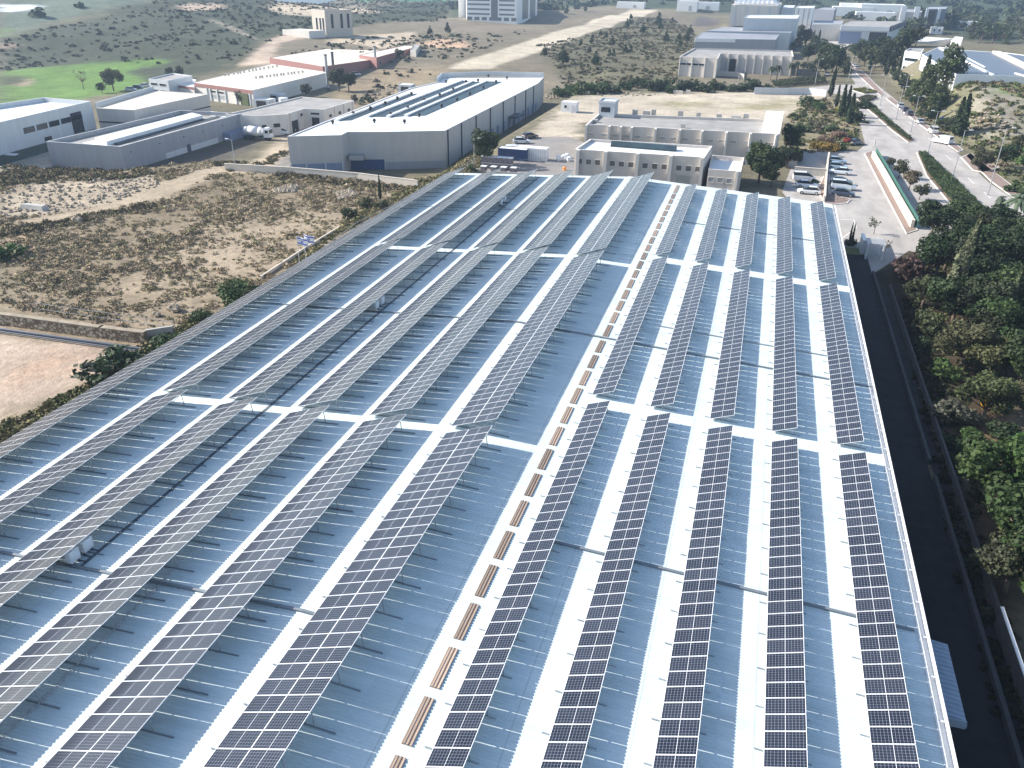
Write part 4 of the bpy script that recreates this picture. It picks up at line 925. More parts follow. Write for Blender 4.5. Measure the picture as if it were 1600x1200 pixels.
# solar-roofed white factory on the right
B = Bld('solar_factory', 'white-fronted factory with sloping solar-covered roof behind pines, right edge', [(1441, 85), (1468, 101), (1494, 116), (1560, 118), (1680, 122), (1680, 96), (1570, 82), (1500, 78), (1467, 73)], 10.5, M['white_paint'], plain('pv_roof', (.085, .10, .14), .35, noise=.12, scale=.3), .15, .3, zb=-.5)
e = B.edge((1454, 92)); 
for k in range(10): B.slab('rib', e, .04 + k * .1, .055 + k * .1, 0, 10.3, M['pale_beige'], .0, .12)
def ridge(p, q, w, h, m):
    mb = MB(); a = G(*p, 10.6); b = G(*q, 10.6); mb.bar((*a, 10.4 + h / 2), (*b, 10.4 + h / 2), w, h); obj('roof_ridge', mb, m, B.root)
ridge((1468, 75), (1552, 117), .7, .4, M['white_roof']); ridge((1478, 73), (1540, 105), .5, .3, M['white_wall']); ridge((1556, 82), (1610, 108), 2.6, .8, M['cream_roof']); ridge((1587, 114), (1640, 130), .8, .3, M['white_roof'])
B = Bld('office_wing', 'banded grey office wing at the left end of the solar-roofed factory', [(1414, 79), (1440, 82), (1444, 76), (1422, 75)], 9.8, M['white_wall'], M['dusty_roof'], .4, .3, zb=-.5)
for e in (B.edge((1427, 80)), B.edge((1414, 77))):
    for zz in (3.0, 6.2): B.window(e, .5, B.fr(e)[3] * .8, zz, zz + 1.1)
# site hut, containers
def hut(px, sx, sy, h, label, mat='white_paint', cat='hut', name='site_hut', group=None):
    x, y = G(*px); B = Bld(name, label, None, h, M[mat], M['white_roof'], .05, .08, cat=cat, world=[(x - sx / 2, y), (x + sx / 2, y), (x + sx / 2, y + sy), (x - sx / 2, y + sy)], zb=0, group=group); return B
B = hut((888, 176), 4.6, 3.2, 2.9, 'small white site hut with one window on the sandy lot'); B.window(0, .3, .7, 1.3, 2.0); B.slab('door', 0, .68, .86, .05, 2.1, M['white_wall'], .01, .05)
B = hut((829, 251), 7.0, 2.6, 2.7, 'white shipping container with pale roof in the yard behind the hall', cat='container', name='container')
for k in range(14): B.slab('rib', 0, .03 + k * .07, .05 + k * .07, .1, 2.6, M['white_wall'], .0, .04)
B = hut((800, 251), 6.5, 2.4, 2.5, 'dark blue container in the shade beside the white container', 'blue_tarp', 'container', 'container')
for k in range(12): B.slab('rib', 0, .03 + k * .08, .055 + k * .08, .1, 2.4, M['blue_tarp'], .0, .05)
B = hut((1236, 262), 2.2, 2.2, 2.5, 'narrow grey kiosk at the head of the small car park', 'concrete', 'kiosk', 'kiosk'); B.slab('door', 0, .2, .8, .05, 2.1, M['steel'], .01, .05)

# ------------------------------------------------------------------ plants
def leaf_quads(c, n_dir, size, aspect=1.0, seed=None):
    # quads at points c (n,3), roughly facing n_dir, random spin
    n = len(c)
    d = n_dir + nr.normal(0, .55, (n, 3)); d /= np.linalg.norm(d, axis=1)[:, None] + 1e-9
    t = nr.normal(0, 1, (n, 3)); u = np.cross(d, t); u /= np.linalg.norm(u, axis=1)[:, None] + 1e-9
    w = np.cross(d, u)
    s = (size * nr.uniform(.6, 1.3, n))[:, None]
    u = u * s * .5; w = w * s * .5 * aspect
    return np.stack([c - u - w * .6, c + u * .7 - w, c + u + w * .6, c - u * .7 + w], 1).reshape(-1, 3)
def cloud_mesh(name, verts, tint=None, col=None, mat=None):
    me = bpy.data.meshes.new(name); n = len(verts) // 4
    fast_mesh(me, verts, np.arange(n * 4).reshape(-1, 4))
    if tint is not None:
        a = me.attributes.new('tint', 'FLOAT', 'FACE'); a.data.foreach_set('value', np.asarray(tint, np.float32))
    if col is not None:
        a = me.attributes.new('col', 'FLOAT_COLOR', 'FACE'); a.data.foreach_set('color', np.concatenate([col, np.ones((n, 1))], 1).astype(np.float32).ravel())
    me.materials.append(mat or M['leaf']); return me
def clumps(centers, radii, per, size, squash=1.0):
    V, T = [], []
    for c, r in zip(centers, radii):
        k = max(4, int(per * r * r))
        d = nr.normal(0, 1, (k, 3)); d /= np.linalg.norm(d, axis=1)[:, None]
        p = c + d * r * (nr.uniform(.45, 1.0, k) ** .5)[:, None] * np.array((1, 1, squash))
        V.append(leaf_quads(p, d, size)); T.append(np.clip(nr.uniform(.1, .9) + nr.normal(0, .13, k), 0, 1))
    return np.concatenate(V), np.concatenate(T)
TPL = {}
def tpl(kind, var, lod):
    key = (kind, var, lod)
    if key in TPL: return TPL[key]
    trunk = MB(); f = (1.0, .38, .12)[lod]; sz = (1.0, 1.5, 2.4)[lod]
    if kind == 'broad':            # 6 m, spreading
        n = 26 if lod < 2 else 14
        cs, rs = [], []
        for i in range(n):
            a = nr.uniform(0, 6.28); q = nr.uniform(0, 1) ** .5; zz = nr.uniform(-.85, 1)
            rr = 2.5 * q * math.sqrt(max(.05, 1 - .8 * zz * zz))
            cs.append(np.array((rr * math.cos(a), rr * math.sin(a), 3.7 + 1.75 * zz))); rs.append(nr.uniform(.55, 1.15))
        V, T = clumps(cs, rs, 190 * f, .245 * sz)
        trunk.tube((0, 0, -.2), (.1, .05, 1.6), .2, .15)
        for c in cs[:9]: trunk.tube((.1, .05, 1.5), tuple(c * .92), .085, .03, 5)
    elif kind == 'pine':           # 7 m, rounded conical and dense
        cs, rs = [], []
        for i in range(30 if lod < 2 else 14):
            zz = nr.uniform(0, 1); a = nr.uniform(0, 6.28); rr = (2.1 * (1 - zz) ** .7 + .15) * nr.uniform(.5, 1)
            cs.append(np.array((rr * math.cos(a), rr * math.sin(a), 1.3 + 5.4 * zz))); rs.append(.45 + .75 * (1 - zz) * nr.uniform(.6, 1.1))
        V, T = clumps(cs, rs, 150 * f, .26 * sz)
        trunk.tube((0, 0, -.2), (0, 0, 5.5), .2, .05)
        for c in cs[:8]: trunk.tube((0, 0, c[2] * .75), tuple(c * .95), .05, .02, 5)
    elif kind == 'cypress':        # 8 m spindle
        k = int(2600 * f); zz = nr.uniform(0, 1, k) ** .9; a = nr.uniform(0, 6.28, k)
        prof = np.minimum(zz / .16, 1) ** .6 * (1 - zz ** 1.7) * .82 + .04
        lob = 1 + .22 * np.sin(a * 3 + zz * 9) + .12 * np.sin(zz * 31 + a * 5)
        rr = prof * lob * nr.uniform(.55, 1.05, k)
        p = np.stack([rr * np.cos(a), rr * np.sin(a), .35 + 7.6 * zz], 1)
        d = np.stack([np.cos(a), np.sin(a), np.full(k, .5)], 1)
        V = leaf_quads(p, d, .26 * sz, 1.4); T = np.clip(.45 + .3 * np.sin(a * 3 + zz * 9) + nr.normal(0, .15, k), 0, 1)
        trunk.tube((0, 0, -.2), (0, 0, 6.5), .14, .03)
    elif kind == 'palm':           # 6 m, fronds
        vs, ts = [], []
        for i in range(34):
            a = i * 2.39996; el = nr.uniform(-.35, 1.2); L = nr.uniform(1.9, 2.5)
            pts = []
            for q in np.linspace(0, 1, 7):
                r_ = L * q * math.cos(el) * (1 - .12 * q); z_ = 4.6 + L * (q * math.sin(el) - .75 * q * q)
                pts.append(np.array((r_ * math.cos(a), r_ * math.sin(a), z_)))
            side = np.array((-math.sin(a), math.cos(a), 0))
            for q in range(6):
                w0 = .30 * math.sin(math.pi * min(1, (q + .3) / 6.6)); w1 = .30 * math.sin(math.pi * min(1, (q + 1.3) / 6.6))
                for sg in (1, -1):
                    dn = np.array((0, 0, -.45))
                    vs += [pts[q], pts[q + 1], pts[q + 1] + (side * sg + dn) * w1, pts[q] + (side * sg + dn) * w0]; ts.append(nr.uniform(.2, .9))
        V, T = np.array(vs), np.array(ts)
        trunk.tube((0, 0, -.2), (0, 0, 4.5), .22, .17); trunk.tube((0, 0, 4.3), (0, 0, 4.8), .26, .2)
    elif kind == 'bush':           # 2 m dome
        cs, rs = [], []
        for i in range(14 if lod < 2 else 7):
            a = nr.uniform(0, 6.28); q = nr.uniform(0, 1) ** .6; zz = nr.uniform(.15, 1)
            rr = 1.25 * q * math.sqrt(max(.1, 1 - .7 * zz * zz)); cs.append(np.array((rr * math.cos(a), rr * math.sin(a), 1.35 * zz))); rs.append(nr.uniform(.35, .65))
        V, T = clumps(cs, rs, 240 * f, .2 * sz)
        V[:, 2] = np.maximum(V[:, 2], -.05)
        for c in cs[:6]: trunk.tube((0, 0, -.1), tuple(c * .9), .05, .02, 5)
    elif kind == 'thin':           # sparse young tree
        cs, rs = [], []
        for i in range(10):
            a = nr.uniform(0, 6.28); rr = nr.uniform(.2, 1.3); cs.append(np.array((rr * math.cos(a), rr * math.sin(a), nr.uniform(1.6, 3.4)))); rs.append(nr.uniform(.25, .5))
        V, T = clumps(cs, rs, 110 * f, .2 * sz)
        trunk.tube((0, 0, -.1), (0, 0, 1.5), .07, .05, 6)
        for c in cs: trunk.tube((0, 0, 1.3), tuple(c), .035, .012, 5)
    TPL[key] = (cloud_mesh(kind + '_crown', V, T), mesh_of('trunk', trunk, M['bark'] if kind != 'palm' else M['pale_bark'], smooth=True))
    return TPL[key]
NM = {'broad': 'broadleaf_tree', 'pine': 'pine_tree', 'cypress': 'cypress_tree', 'palm': 'palm_tree', 'bush': 'bush', 'thin': 'young_tree'}
def plant(kind, at, size, label, color, group=None, tilt=(0, 0), wide=1.0, lod=None, px=True):
    x, y, z = hit(*at) if px else (at[0], at[1], float(height(*at)))
    D = math.hypot(x, y - 0)
    if lod is None: lod = 0 if D < 150 else (1 if D < 330 else 2)
    crown, trunk = tpl(kind, rng.randrange(3), lod)
    H0 = {'broad': 6.0, 'pine': 7.0, 'cypress': 8.0, 'palm': 5.4, 'bush': 2.0, 'thin': 3.6}[kind]
    s = size / H0
    r = bpy.data.objects.new(NM[kind], None); C.objects.link(r); r.empty_display_size = .3
    tag(r, label, 'tree' if kind != 'bush' else 'bush', group)
    r.location = (x, y, z); r.rotation_euler = (tilt[0], tilt[1], rng.uniform(0, 6.28) if tilt == (0, 0) else 0); r.scale = (s * wide, s * wide, s)
    c = inst('crown' if kind != 'bush' else 'foliage', crown, r); 
    j = 1 + rng.uniform(-.12, .12); c.color = (color[0] * j, color[1] * (1 + rng.uniform(-.08, .08)), color[2] * j, 1)
    inst('trunk' if kind != 'bush' else 'stem', trunk, r)
    return r
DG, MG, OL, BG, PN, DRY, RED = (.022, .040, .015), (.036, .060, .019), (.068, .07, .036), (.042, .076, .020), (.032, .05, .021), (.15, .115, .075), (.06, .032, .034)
# grove beside the shaded service road
GROVE = 'trees of the grove beside the service road'
for (p, h, k, c, w, lab) in (
    ((1418, 432), 3.6, 'bush', RED, 1.15, 'reddish-purple flowering shrub at the near corner of the grove by the gate'),
    ((1462, 432), 4.6, 'broad', DG, 1.15, 'dark green tree of the grove directly right of the reddish-purple shrub'),
    ((1452, 372), 4.4, 'broad', DG, 1.2, 'dark tree at the end of the green fence'),
    ((1500, 372), 4.6, 'broad', MG, 1.2, 'green tree at the foot of the long hedge median'),
    ((1545, 385), 4.4, 'broad', DG, 1.2, 'dark green tree under the tall palm by the road'),
    ((1505, 425), 5.2, 'broad', DG, 1.2, 'dark green tree behind the tall leaning cypress'),
    ((1555, 440), 5.0, 'broad', DG, 1.25, 'wide dark tree between the tall cypress and the right edge'),
    ((1600, 430), 5.0, 'broad', MG, 1.2, 'green tree at the right edge below the palms'),
    ((1520, 490), 5.2, 'broad', DG, 1.2, 'dark green tree right of the foot of the tall leaning cypress'),
    ((1575, 510), 5.4, 'broad', MG, 1.2, 'green tree behind the second cypress at the right edge'),
    ((1620, 500), 5.0, 'broad', DG, 1.2, 'dark tree cut by the right edge beside the second cypress'),
    ((1440, 480), 2.8, 'broad', OL, 1.3, 'olive-toned low tree at the edge of the hall shadow'),
    ((1455, 520), 2.6, 'bush', OL, 1.1, 'olive bush just below the white board in the grove'),
    ((1500, 575), 3.6, 'broad', (.072, .076, .034), 1.35, 'wide olive-brown tree above the red soil patch'),
    ((1545, 590), 3.4, 'broad', (.078, .078, .034), 1.3, 'yellowish olive tree right of the wide olive-brown tree'),
    ((1478, 590), 1.8, 'bush', BG, 1.4, 'bright green bush at the shadow edge below the olive-brown tree'),
    ((1535, 655), 3.2, 'broad', (.070, .078, .034), 1.3, 'olive tree between the grove path and the yellow bush'),
    ((1590, 600), 4.2, 'broad', MG, 1.2, 'green tree at the right edge level with the yellow bush'),
    ((1545, 640), 1.5, 'bush', (.55, .36, .02), .8, 'bright yellow flowering bush in the grove'),
    ((1575, 645), 2.4, 'broad', (.072, .076, .034), 1.2, 'small olive tree directly right of the yellow bush'),
    ((1488, 660), 2.4, 'bush', (.07, .075, .05), 1.3, 'grey-green bush at the shadow edge left of the yellow bush'),
    ((1570, 690), 1.8, 'bush', DG, 1.4, 'dark round bush above the bare brown clearing'),
    ((1515, 690), 1.3, 'bush', BG, 1.3, 'low green bush left of the bare brown clearing'),
    ((1545, 800), 3.8, 'broad', BG, 1.15, 'bright green fig-like tree at the shadow edge below the clearing'),
    ((1600, 800), 4.0, 'broad', BG, 1.2, 'bright green tree at the right edge below the clearing'),
    ((1590, 880), 3.8, 'broad', MG, 1.2, 'green tree at the right edge, lowest sunlit one'),
    ((1570, 925), 2.6, 'broad', (.06, .06, .035), 1.2, 'dull green tree at the right edge in half shade'),
    ((1625, 960), 3.6, 'broad', BG, 1.2, 'bright green tree cut by the right edge near the white rail')):
    plant(k, p, h * ((1.65 if p[1] > 720 else 1.4) if k == 'broad' else 1.1), lab, c, GROVE, wide=w)
plant('cypress', (1474, 487), 12.8, 'tall slim cypress leaning to the right over the grove', (.085, .10, .052), GROVE, tilt=(0, .10), wide=.8, lod=0)
plant('cypress', (1561, 522), 8.4, 'second leaning cypress near the right edge of the grove', (.085, .10, .052), GROVE, tilt=(0, .03), wide=.85, lod=0)
plant('cypress', (1556, 560), 3.2, 'short dark cypress among the olive trees', (.045, .06, .03), GROVE, wide=1.2, lod=0)
for k in range(34):
    p = (rng.uniform(1455, 1660), rng.uniform(375, 545))
    if p[0] < 1440 + (p[1] - 375) * .3: continue
    plant('broad', p, rng.uniform(4.6, 6.4), 'dark green tree in the dense part of the grove right of the hall', rng.choice((DG, MG, (.027, .046, .016), (.034, .044, .022))), 'dense grove trees', wide=1.2, lod=0)
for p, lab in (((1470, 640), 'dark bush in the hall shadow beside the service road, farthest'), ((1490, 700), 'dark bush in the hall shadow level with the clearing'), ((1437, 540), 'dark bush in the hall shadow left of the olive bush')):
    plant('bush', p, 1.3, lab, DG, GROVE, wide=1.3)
plant('thin', (1365, 366), 3.0, 'thin sapling standing on the paved drive by the gate', MG)
plant('bush', (1329, 384), 1.5, 'round clipped bush at the far corner of the hall', DG)
for k, q in enumerate((1327, 1331)): plant('cypress', (q, 378), 3.2, 'slim young cypress in the clipped bush at the hall corner, %s' % ('left one' if k == 0 else 'right one'), DG, wide=.5)
plant('thin', (1382, 396), 2.2, 'small twiggy tree beside the white gate frame', OL)
# palms and shrubs by the road
plant('palm', (1578, 360), 6.4, 'large grey-green palm near the right edge beside the road', (.10, .125, .085), wide=1.15, lod=0)
plant('palm', (1555, 345), 4.6, 'smaller palm left of the large roadside palm', (.08, .10, .07), wide=.7, lod=0)
for p, h, c, lab in (((1404, 278), 3.6, OL, 'olive shrub tree behind the green fence at its far end'), ((1420, 296), 3.8, DRY, 'brownish shrub tree behind the middle of the green fence'), ((1436, 312), 3.2, OL, 'olive shrub tree behind the near part of the green fence'), ((1446, 338), 3.0, MG, 'green shrub tree at the near end of the green fence'), ((1390, 262), 2.2, OL, 'small shrub behind the far end of the green fence')):
    plant('broad', p, h, lab, c, 'shrubs behind the green fence', lod=1)
plant('broad', (1529, 266), 4.6, 'small brown-green tree standing in the brick traffic island', OL, wide=1.2, lod=0)
plant('broad', (1568, 262), 5.2, 'dark green tree behind the brick traffic island', DG, wide=1.1, lod=1)
plant('broad', (1600, 275), 6.0, 'bright green tree at the right edge above the roadside palm', (.07, .11, .03), wide=1.1, lod=1)
plant('bush', (1585, 300), 2.4, 'bright green bush below the tree at the right edge', BG, wide=1.3, lod=1)
plant('broad', (1592, 240), 4.4, 'olive tree on the rocky slope at the right edge', OL, lod=1)
for p, h, w, lab in (((1440, 160), 11.5, 1.25, 'large pine by the road left of the white solar-roofed factory'), ((1476, 140), 14.0, 1.25, 'largest pine in front of the white solar-roofed factory'), ((1462, 175), 8.5, 1.3, 'lower pine between the two largest roadside pines')):
    plant('pine', p, h, lab, (.062, .085, .03), 'pines by the solar-roofed factory', wide=w, lod=0)
for p, h, lab in (((1441, 140), 11, 'slim cypress between the two largest roadside pines'), ((1462, 187), 6.5, 'dark cypress by the kerb below the largest pine'), ((1492, 212), 9.6, 'left cypress of the touching pair on the rocky slope'), ((1499, 214), 10.5, 'right cypress of the touching pair on the rocky slope')):
    plant('cypress', p, h, lab, DG, 'cypresses along the right side of the road', wide=1.15, lod=1)
for p, h, w, lab in (((1297, 151), 8.0, 1.0, 'cypress standing apart at the left of the row by the parking strip'), ((1306, 168), 6.6, .9, 'slim cypress second from the left by the parking strip'), ((1313, 183), 9.0, .95, 'cypress third from the left by the parking strip'), ((1321, 182), 8.6, .9, 'cypress fourth from the left by the parking strip'), ((1326, 194), 8.2, 1.2, 'stout nearest cypress of the row by the parking strip')):
    plant('cypress', p, h, lab, (.028, .044, .02), 'cypresses by the parking strip', wide=w, lod=1)
VER = 'scrub bushes behind the beige blocks'
for p, h, w, c, lab in (((1262, 165), 3.4, 1.6, MG, 'large dark green bush at the end of the sandy lot'), ((1278, 172), 2.6, 1.5, MG, 'green bush between the sandy lot bush and the cypresses'), ((1300, 206), 2.4, 1.5, (.06, .085, .04), 'bluish green bush left of the stout cypress'), ((1275, 200), 2.4, 1.7, (.10, .105, .06), 'grey-green bush in the middle of the scrub patch'), ((1255, 205), 2.6, 1.6, (.09, .10, .05), 'grey-green bush behind the beige block corner'), ((1240, 185), 1.8, 1.3, MG, 'small bush behind the corner of the rear beige block'), ((1312, 215), 2.2, 1.7, DRY, 'dry brown shrub in front of the stout cypress'), ((1290, 222), 2.0, 1.7, DRY, 'dry brown shrub above the yellow-brown hedge'), ((1340, 190), 3.2, 1.5, DG, 'dark bush right of the stout cypress'), ((1352, 170), 2.8, 1.6, DG, 'dark green bush at the tip of the far hedge median'), ((1310, 175), 1.6, 1.0, (.25, .22, .04), 'yellow-green bush among the cypress feet'), ((1323, 226), 1.9, 1.1, (.20, .04, .035), 'red-leaved bush by the drive entrance'), ((1332, 224), 2.2, 1.2, DG, 'dark bush beside the red-leaved bush')):
    plant('bush', p, h, lab, c, VER, wide=w, lod=0)
for k, p in enumerate(((1279, 233), (1290, 235), (1301, 236), (1312, 234))): plant('bush', p, 2.2, ['leftmost', 'second', 'third', 'rightmost'][k] + ' clump of the yellow-brown hedge above the small car park', (.19, .13, .03) if k < 3 else (.06, .08, .03), 'yellow-brown hedge clumps', wide=1.4, lod=0)
plant('broad', (1185, 286), 7.6, 'dark spreading tree beside the front beige block', (.04, .055, .022), wide=1.05, lod=0)
plant('broad', (1204, 292), 5.0, 'lower dark tree in front of the spreading one beside the beige block', DG, wide=1.1, lod=0)
plant('broad', (1234, 240), 7.2, 'tall dark tree against the end of the rear beige block', DG, wide=.8, lod=0)
plant('broad', (1229, 262), 5.0, 'dark hedge-like tree behind the small car park', (.03, .045, .02), wide=1.2, lod=0)
plant('bush', (1270, 290), 1.5, 'small yucca-like bush between parked white cars and the pale wall', BG, lod=0)
plant('broad', (757, 258), 8.0, 'dense round dark tree between warehouse and storage yard', (.032, .052, .02), wide=1.05, lod=0)
plant('bush', (737, 268), 1.8, 'green bush at the far left corner of the hall', BG, lod=0)
plant('broad', (178, 142), 8.5, 'large brown-green tree at the near edge of the green meadow', (.075, .07, .04), wide=1.05, lod=0)
plant('broad', (160, 146), 3.8, 'small tree left of the large meadow tree', (.06, .07, .035), lod=1)
plant('thin', (131, 140), 7, 'bare-looking sapling standing in the green meadow', (.16, .17, .10), lod=1)
for p, h, lab in (((267, 122), 4.2, 'left dark tree behind the two-storey white block'), ((281, 122), 4.4, 'right dark tree behind the two-storey white block'), ((530, 143), 8.0, 'dark tree behind the chimneys'), ((545, 142), 6.5, 'grey-green tree right of the chimneys'), ((479, 152), 4.5, 'olive tree left of the chimneys beside the workshop'), ((378, 163), 4.5, 'ivy-green tree at the corner of the cream-roofed factory'), ((625, 93), 4.6, 'bushy tree against the taller red block'), ((555, 163), 3.0, 'dark bush behind the workshop corner'), ((580, 166), 3.0, 'dark bush between workshop and warehouse')):
    plant('broad', p, h, lab, (.055, .065, .035), 'trees round the left factories', lod=1)
plant('cypress', (594, 313), 4.6, 'lone slim cypress on the field edge beside the hall', DG, wide=.6, lod=0)
plant('cypress', (588, 316), 3.2, 'bare thin sapling left of the lone cypress on the field edge', DRY, wide=.25, lod=1)
EDGE = 'bushes along the left side of the hall'
for p, h, w, c, lab in (((372, 470), 2.9, 1.5, MG, 'large green bush beside the outermost solar row'), ((318, 502), 1.9, 1.2, MG, 'green bush below the large one by the outermost solar row'), ((300, 530), 1.6, 1.6, (.07, .08, .04), 'bush right of the stone wall end'), ((183, 592), 3.2, 1.6, DG, 'dark green bush at the edge of the dirt lot'), ((222, 582), 2.4, 1.5, DG, 'dark bush right of the dirt lot bush'), ((262, 545), 2.0, 1.5, MG, 'green bush between stone wall and hall'), ((12, 402), 2.4, 1.6, (.04, .09, .02), 'vivid green bush alone in the scrub field, left edge'), ((545, 340), 1.9, 1.2, DG, 'dark bush on the bank above the flag'), ((598, 326), 1.6, 1.5, (.06, .07, .035), 'green bush beside the lone cypress'), ((570, 322), 1.8, 1.3, (.06, .07, .035), 'dark bush left of the lone cypress')):
    plant('bush', p, h, lab, c, EDGE, wide=w, lod=0)
# hillside pines, hedgerow, roadside masses in the middle distance
HP = 'pines scattered on the scrub hillside'
for p, h in (((850, 88), 5), ((879, 101), 7.5), ((907, 72), 3.6), ((925, 68), 4.5), ((931, 105), 6.5), ((956, 72), 5), ((977, 84), 4.5), ((979, 44), 6), ((985, 38), 7), ((1004, 52), 6), ((1029, 40), 9), ((1050, 38), 5), ((1032, 46), 5), ((985, 84), 4), ((938, 56), 3.5), ((947, 60), 4), ((976, 62), 3.5), ((1040, 66), 6), ((1060, 72), 6.5), ((1072, 66), 6), ((1078, 55), 6), ((920, 84), 4), ((958, 88), 3.5), ((672, 55), 5), ((699, 52), 6), ((886, 22), 7), ((914, 18), 6), ((952, 90), 4)):
    plant('pine', p, h, 'dark green pine on the scrub hillside beside the dirt runway', PN, HP, lod=1)
HB = 'bushes of the hedgerow behind the sandy lot'
for k in range(30):
    x = 872 + k * 11.2 + rng.uniform(-3, 3); p = (x, 148 - (k * .45 if k < 12 else 5 + (k - 12) * .15) + rng.uniform(-3, 3) - (6 if 965 < x < 1010 else 0))
    plant('bush', p, rng.uniform(2.4, 4.6), 'dark green bush of the hedgerow behind the sandy lot', (.05, .085, .025) if k < 6 else (.04, .062, .026), HB, wide=1.25, lod=1)
for k, p in enumerate(((1203, 126), (1213, 126), (1235, 120), (1243, 119), (1254, 119), (1262, 118), (1234, 122))): plant('palm', p, rng.uniform(5, 6), 'palm in front of the beige bay factory', (.05, .062, .035), 'palms in front of the bay factory', lod=1)
RT = 'trees lining the far road'
for p, h in (((1245, 78), 8), ((1258, 72), 9), ((1270, 80), 8), ((1282, 88), 8), ((1262, 96), 7), ((1290, 100), 9), ((1300, 112), 10), ((1310, 110), 9), ((1288, 118), 8), ((1276, 112), 7), ((1320, 118), 7), ((1232, 70), 7), ((1250, 62), 8), ((1298, 56), 7), ((1305, 50), 8), ((1325, 62), 5), ((1335, 92), 7), ((1342, 98), 8), ((1350, 104), 8), ((1358, 98), 9), ((1366, 108), 9), ((1370, 96), 9), ((1380, 112), 9), ((1392, 96), 9), ((1400, 90), 9), ((1344, 86), 7), ((1354, 82), 6), ((1378, 86), 8), ((1408, 80), 9), ((1418, 76), 8), ((1430, 72), 8), ((1394, 122), 4), ((1404, 136), 6), ((1412, 146), 5), ((1428, 168), 4), ((1440, 182), 4), ((1452, 192), 4), ((1470, 206), 4), ((1420, 158), 5), ((1482, 210), 4), ((1342, 55), 6), ((1356, 52), 6), ((1370, 54), 7), ((1384, 50), 7), ((1396, 48), 7), ((1412, 50), 7), ((1428, 48), 7)):
    plant(rng.choice(('broad', 'broad', 'pine')), p, h, 'dark green roadside tree among many lining the far road', rng.choice((DG, (.05, .07, .026), (.045, .062, .028))), RT, wide=1.15, lod=1)
for p, h in (((1258, 70), 7), ((1270, 68), 7), ((1278, 70), 8), ((1345, 88), 7), ((1358, 110), 8), ((1384, 118), 9), ((1405, 110), 8), ((1303, 128), 6), ((1395, 108), 7)):
    plant('cypress', p, h, 'cypress standing among the trees lining the far road', DG, 'cypresses among the far roadside trees', lod=1)
WT = 'trees of the wood at the right edge'
for k in range(110):
    p = (rng.uniform(1400, 1640), rng.uniform(34, 74))
    if p[1] > 70 and 1420 < p[0]: continue
    if 1500 < p[0] < 1530 and 40 < p[1] < 52: continue
    if p[1] > 54 and p[0] < 1510: continue
    plant(rng.choice(('broad', 'pine')), p, rng.uniform(6, 11), 'tree in the wood behind the solar-roofed factory', rng.choice(((.05, .07, .03), (.07, .085, .035), (.04, .058, .028))), WT, wide=1.2, lod=2)

# ------------------------------------------------------------------ ground cover nobody could count
def col_mat():
    m, t, b, N, L = nt('dry_foliage'); at = N.new('ShaderNodeAttribute'); at.attribute_name = 'col'
    L.new(at.outputs['Color'], b.inputs['Base Color']); b.inputs['Roughness'].default_value = .9; b.inputs['Specular IOR Level'].default_value = .1
    return m
M['dry'] = col_mat()
def scatter(name, polys, n, rad, per, leaf, palette, avoid=(), clump=0.0, label=None, squash=.7, world=None, thr=0.0):
    ws = [[hit(*p)[:2] for p in q] for q in polys] if world is None else world
    av = [[hit(*p)[:2] for p in q] for q in avoid]
    P = []
    areas = [abs(sum(w[i][0] * w[(i + 1) % len(w)][1] - w[(i + 1) % len(w)][0] * w[i][1] for i in range(len(w)))) for w in ws]
    for w, a in zip(ws, areas):
        k = int(n * a / sum(areas)); w_ = np.array(w); got = 0; it = 0
        while got < k and it < 60:
            it += 1
            q = nr.uniform(w_.min(0), w_.max(0), (max(k, 50), 2)); ok = inpoly(q[:, 0], q[:, 1], w)
            for v in av: ok &= ~inpoly(q[:, 0], q[:, 1], v)
            if clump: ok &= (vnoise(q[:, 0], q[:, 1], clump, 3) + nr.normal(0, .45, len(q))) > thr
            q = q[ok][:k - got]; P.append(q); got += len(q)
    P = np.concatenate(P); N_ = len(P); Z = height(P[:, 0], P[:, 1])
    r = nr.uniform(rad[0], rad[1], N_) * nr.uniform(.6, 1.25, N_)
    d = nr.normal(0, 1, (N_ * per, 3)); d[:, 2] = np.abs(d[:, 2]) + .15; d /= np.linalg.norm(d, axis=1)[:, None]
    rr = np.repeat(r, per)
    c = np.repeat(np.stack([P[:, 0], P[:, 1], Z], 1), per, 0) + d * (rr * nr.uniform(.45, 1, N_ * per))[:, None] * np.array((1, 1, squash))
    V = leaf_quads(c, d, 1.0); V = (V.reshape(-1, 4, 3) - c[:, None]) * (rr * leaf)[:, None, None] + c[:, None]
    pal = np.array(palette); ci = nr.integers(0, len(pal), N_); colr = np.repeat(pal[ci] * nr.uniform(.75, 1.25, (N_, 1)), per, 0) * nr.uniform(.75, 1.25, (N_ * per, 1))
    o = inst(name, cloud_mesh(name, V.reshape(-1, 3), None, colr, M['dry']), None); struct(o, 'stuff')
    if label: o['label'] = label
    return o
FLD = [(0, 270), (200, 262), (430, 264), (640, 290), (735, 230), (765, 240), (725, 282), (560, 350), (470, 408), (360, 478), (240, 520), (0, 478)]
RUB = [(0, 335), (0, 305), (60, 284), (240, 276), (250, 290), (150, 325), (20, 342)]
TRK = [(20, 345), (150, 325), (225, 292), (320, 264), (420, 258), (430, 264), (330, 274), (258, 308), (170, 328), (60, 350)]
BR = [(.27, .215, .145), (.30, .24, .16), (.21, .17, .11), (.32, .26, .17), (.26, .225, .13), (.23, .205, .115), (.34, .28, .19)]
scatter('dry_shrubs', [FLD], 3000, (.3, .85), 40, .28, BR, [RUB, TRK], 11, 'dry brown shrubs dotted over the scrub field', thr=.0)
scatter('dry_grass', [FLD], 9000, (.14, .38), 12, .5, [(.30, .24, .15), (.26, .21, .125), (.23, .195, .11), (.22, .20, .10)], [RUB, TRK], 7, 'short dry grass tufts between the shrubs', thr=.1)
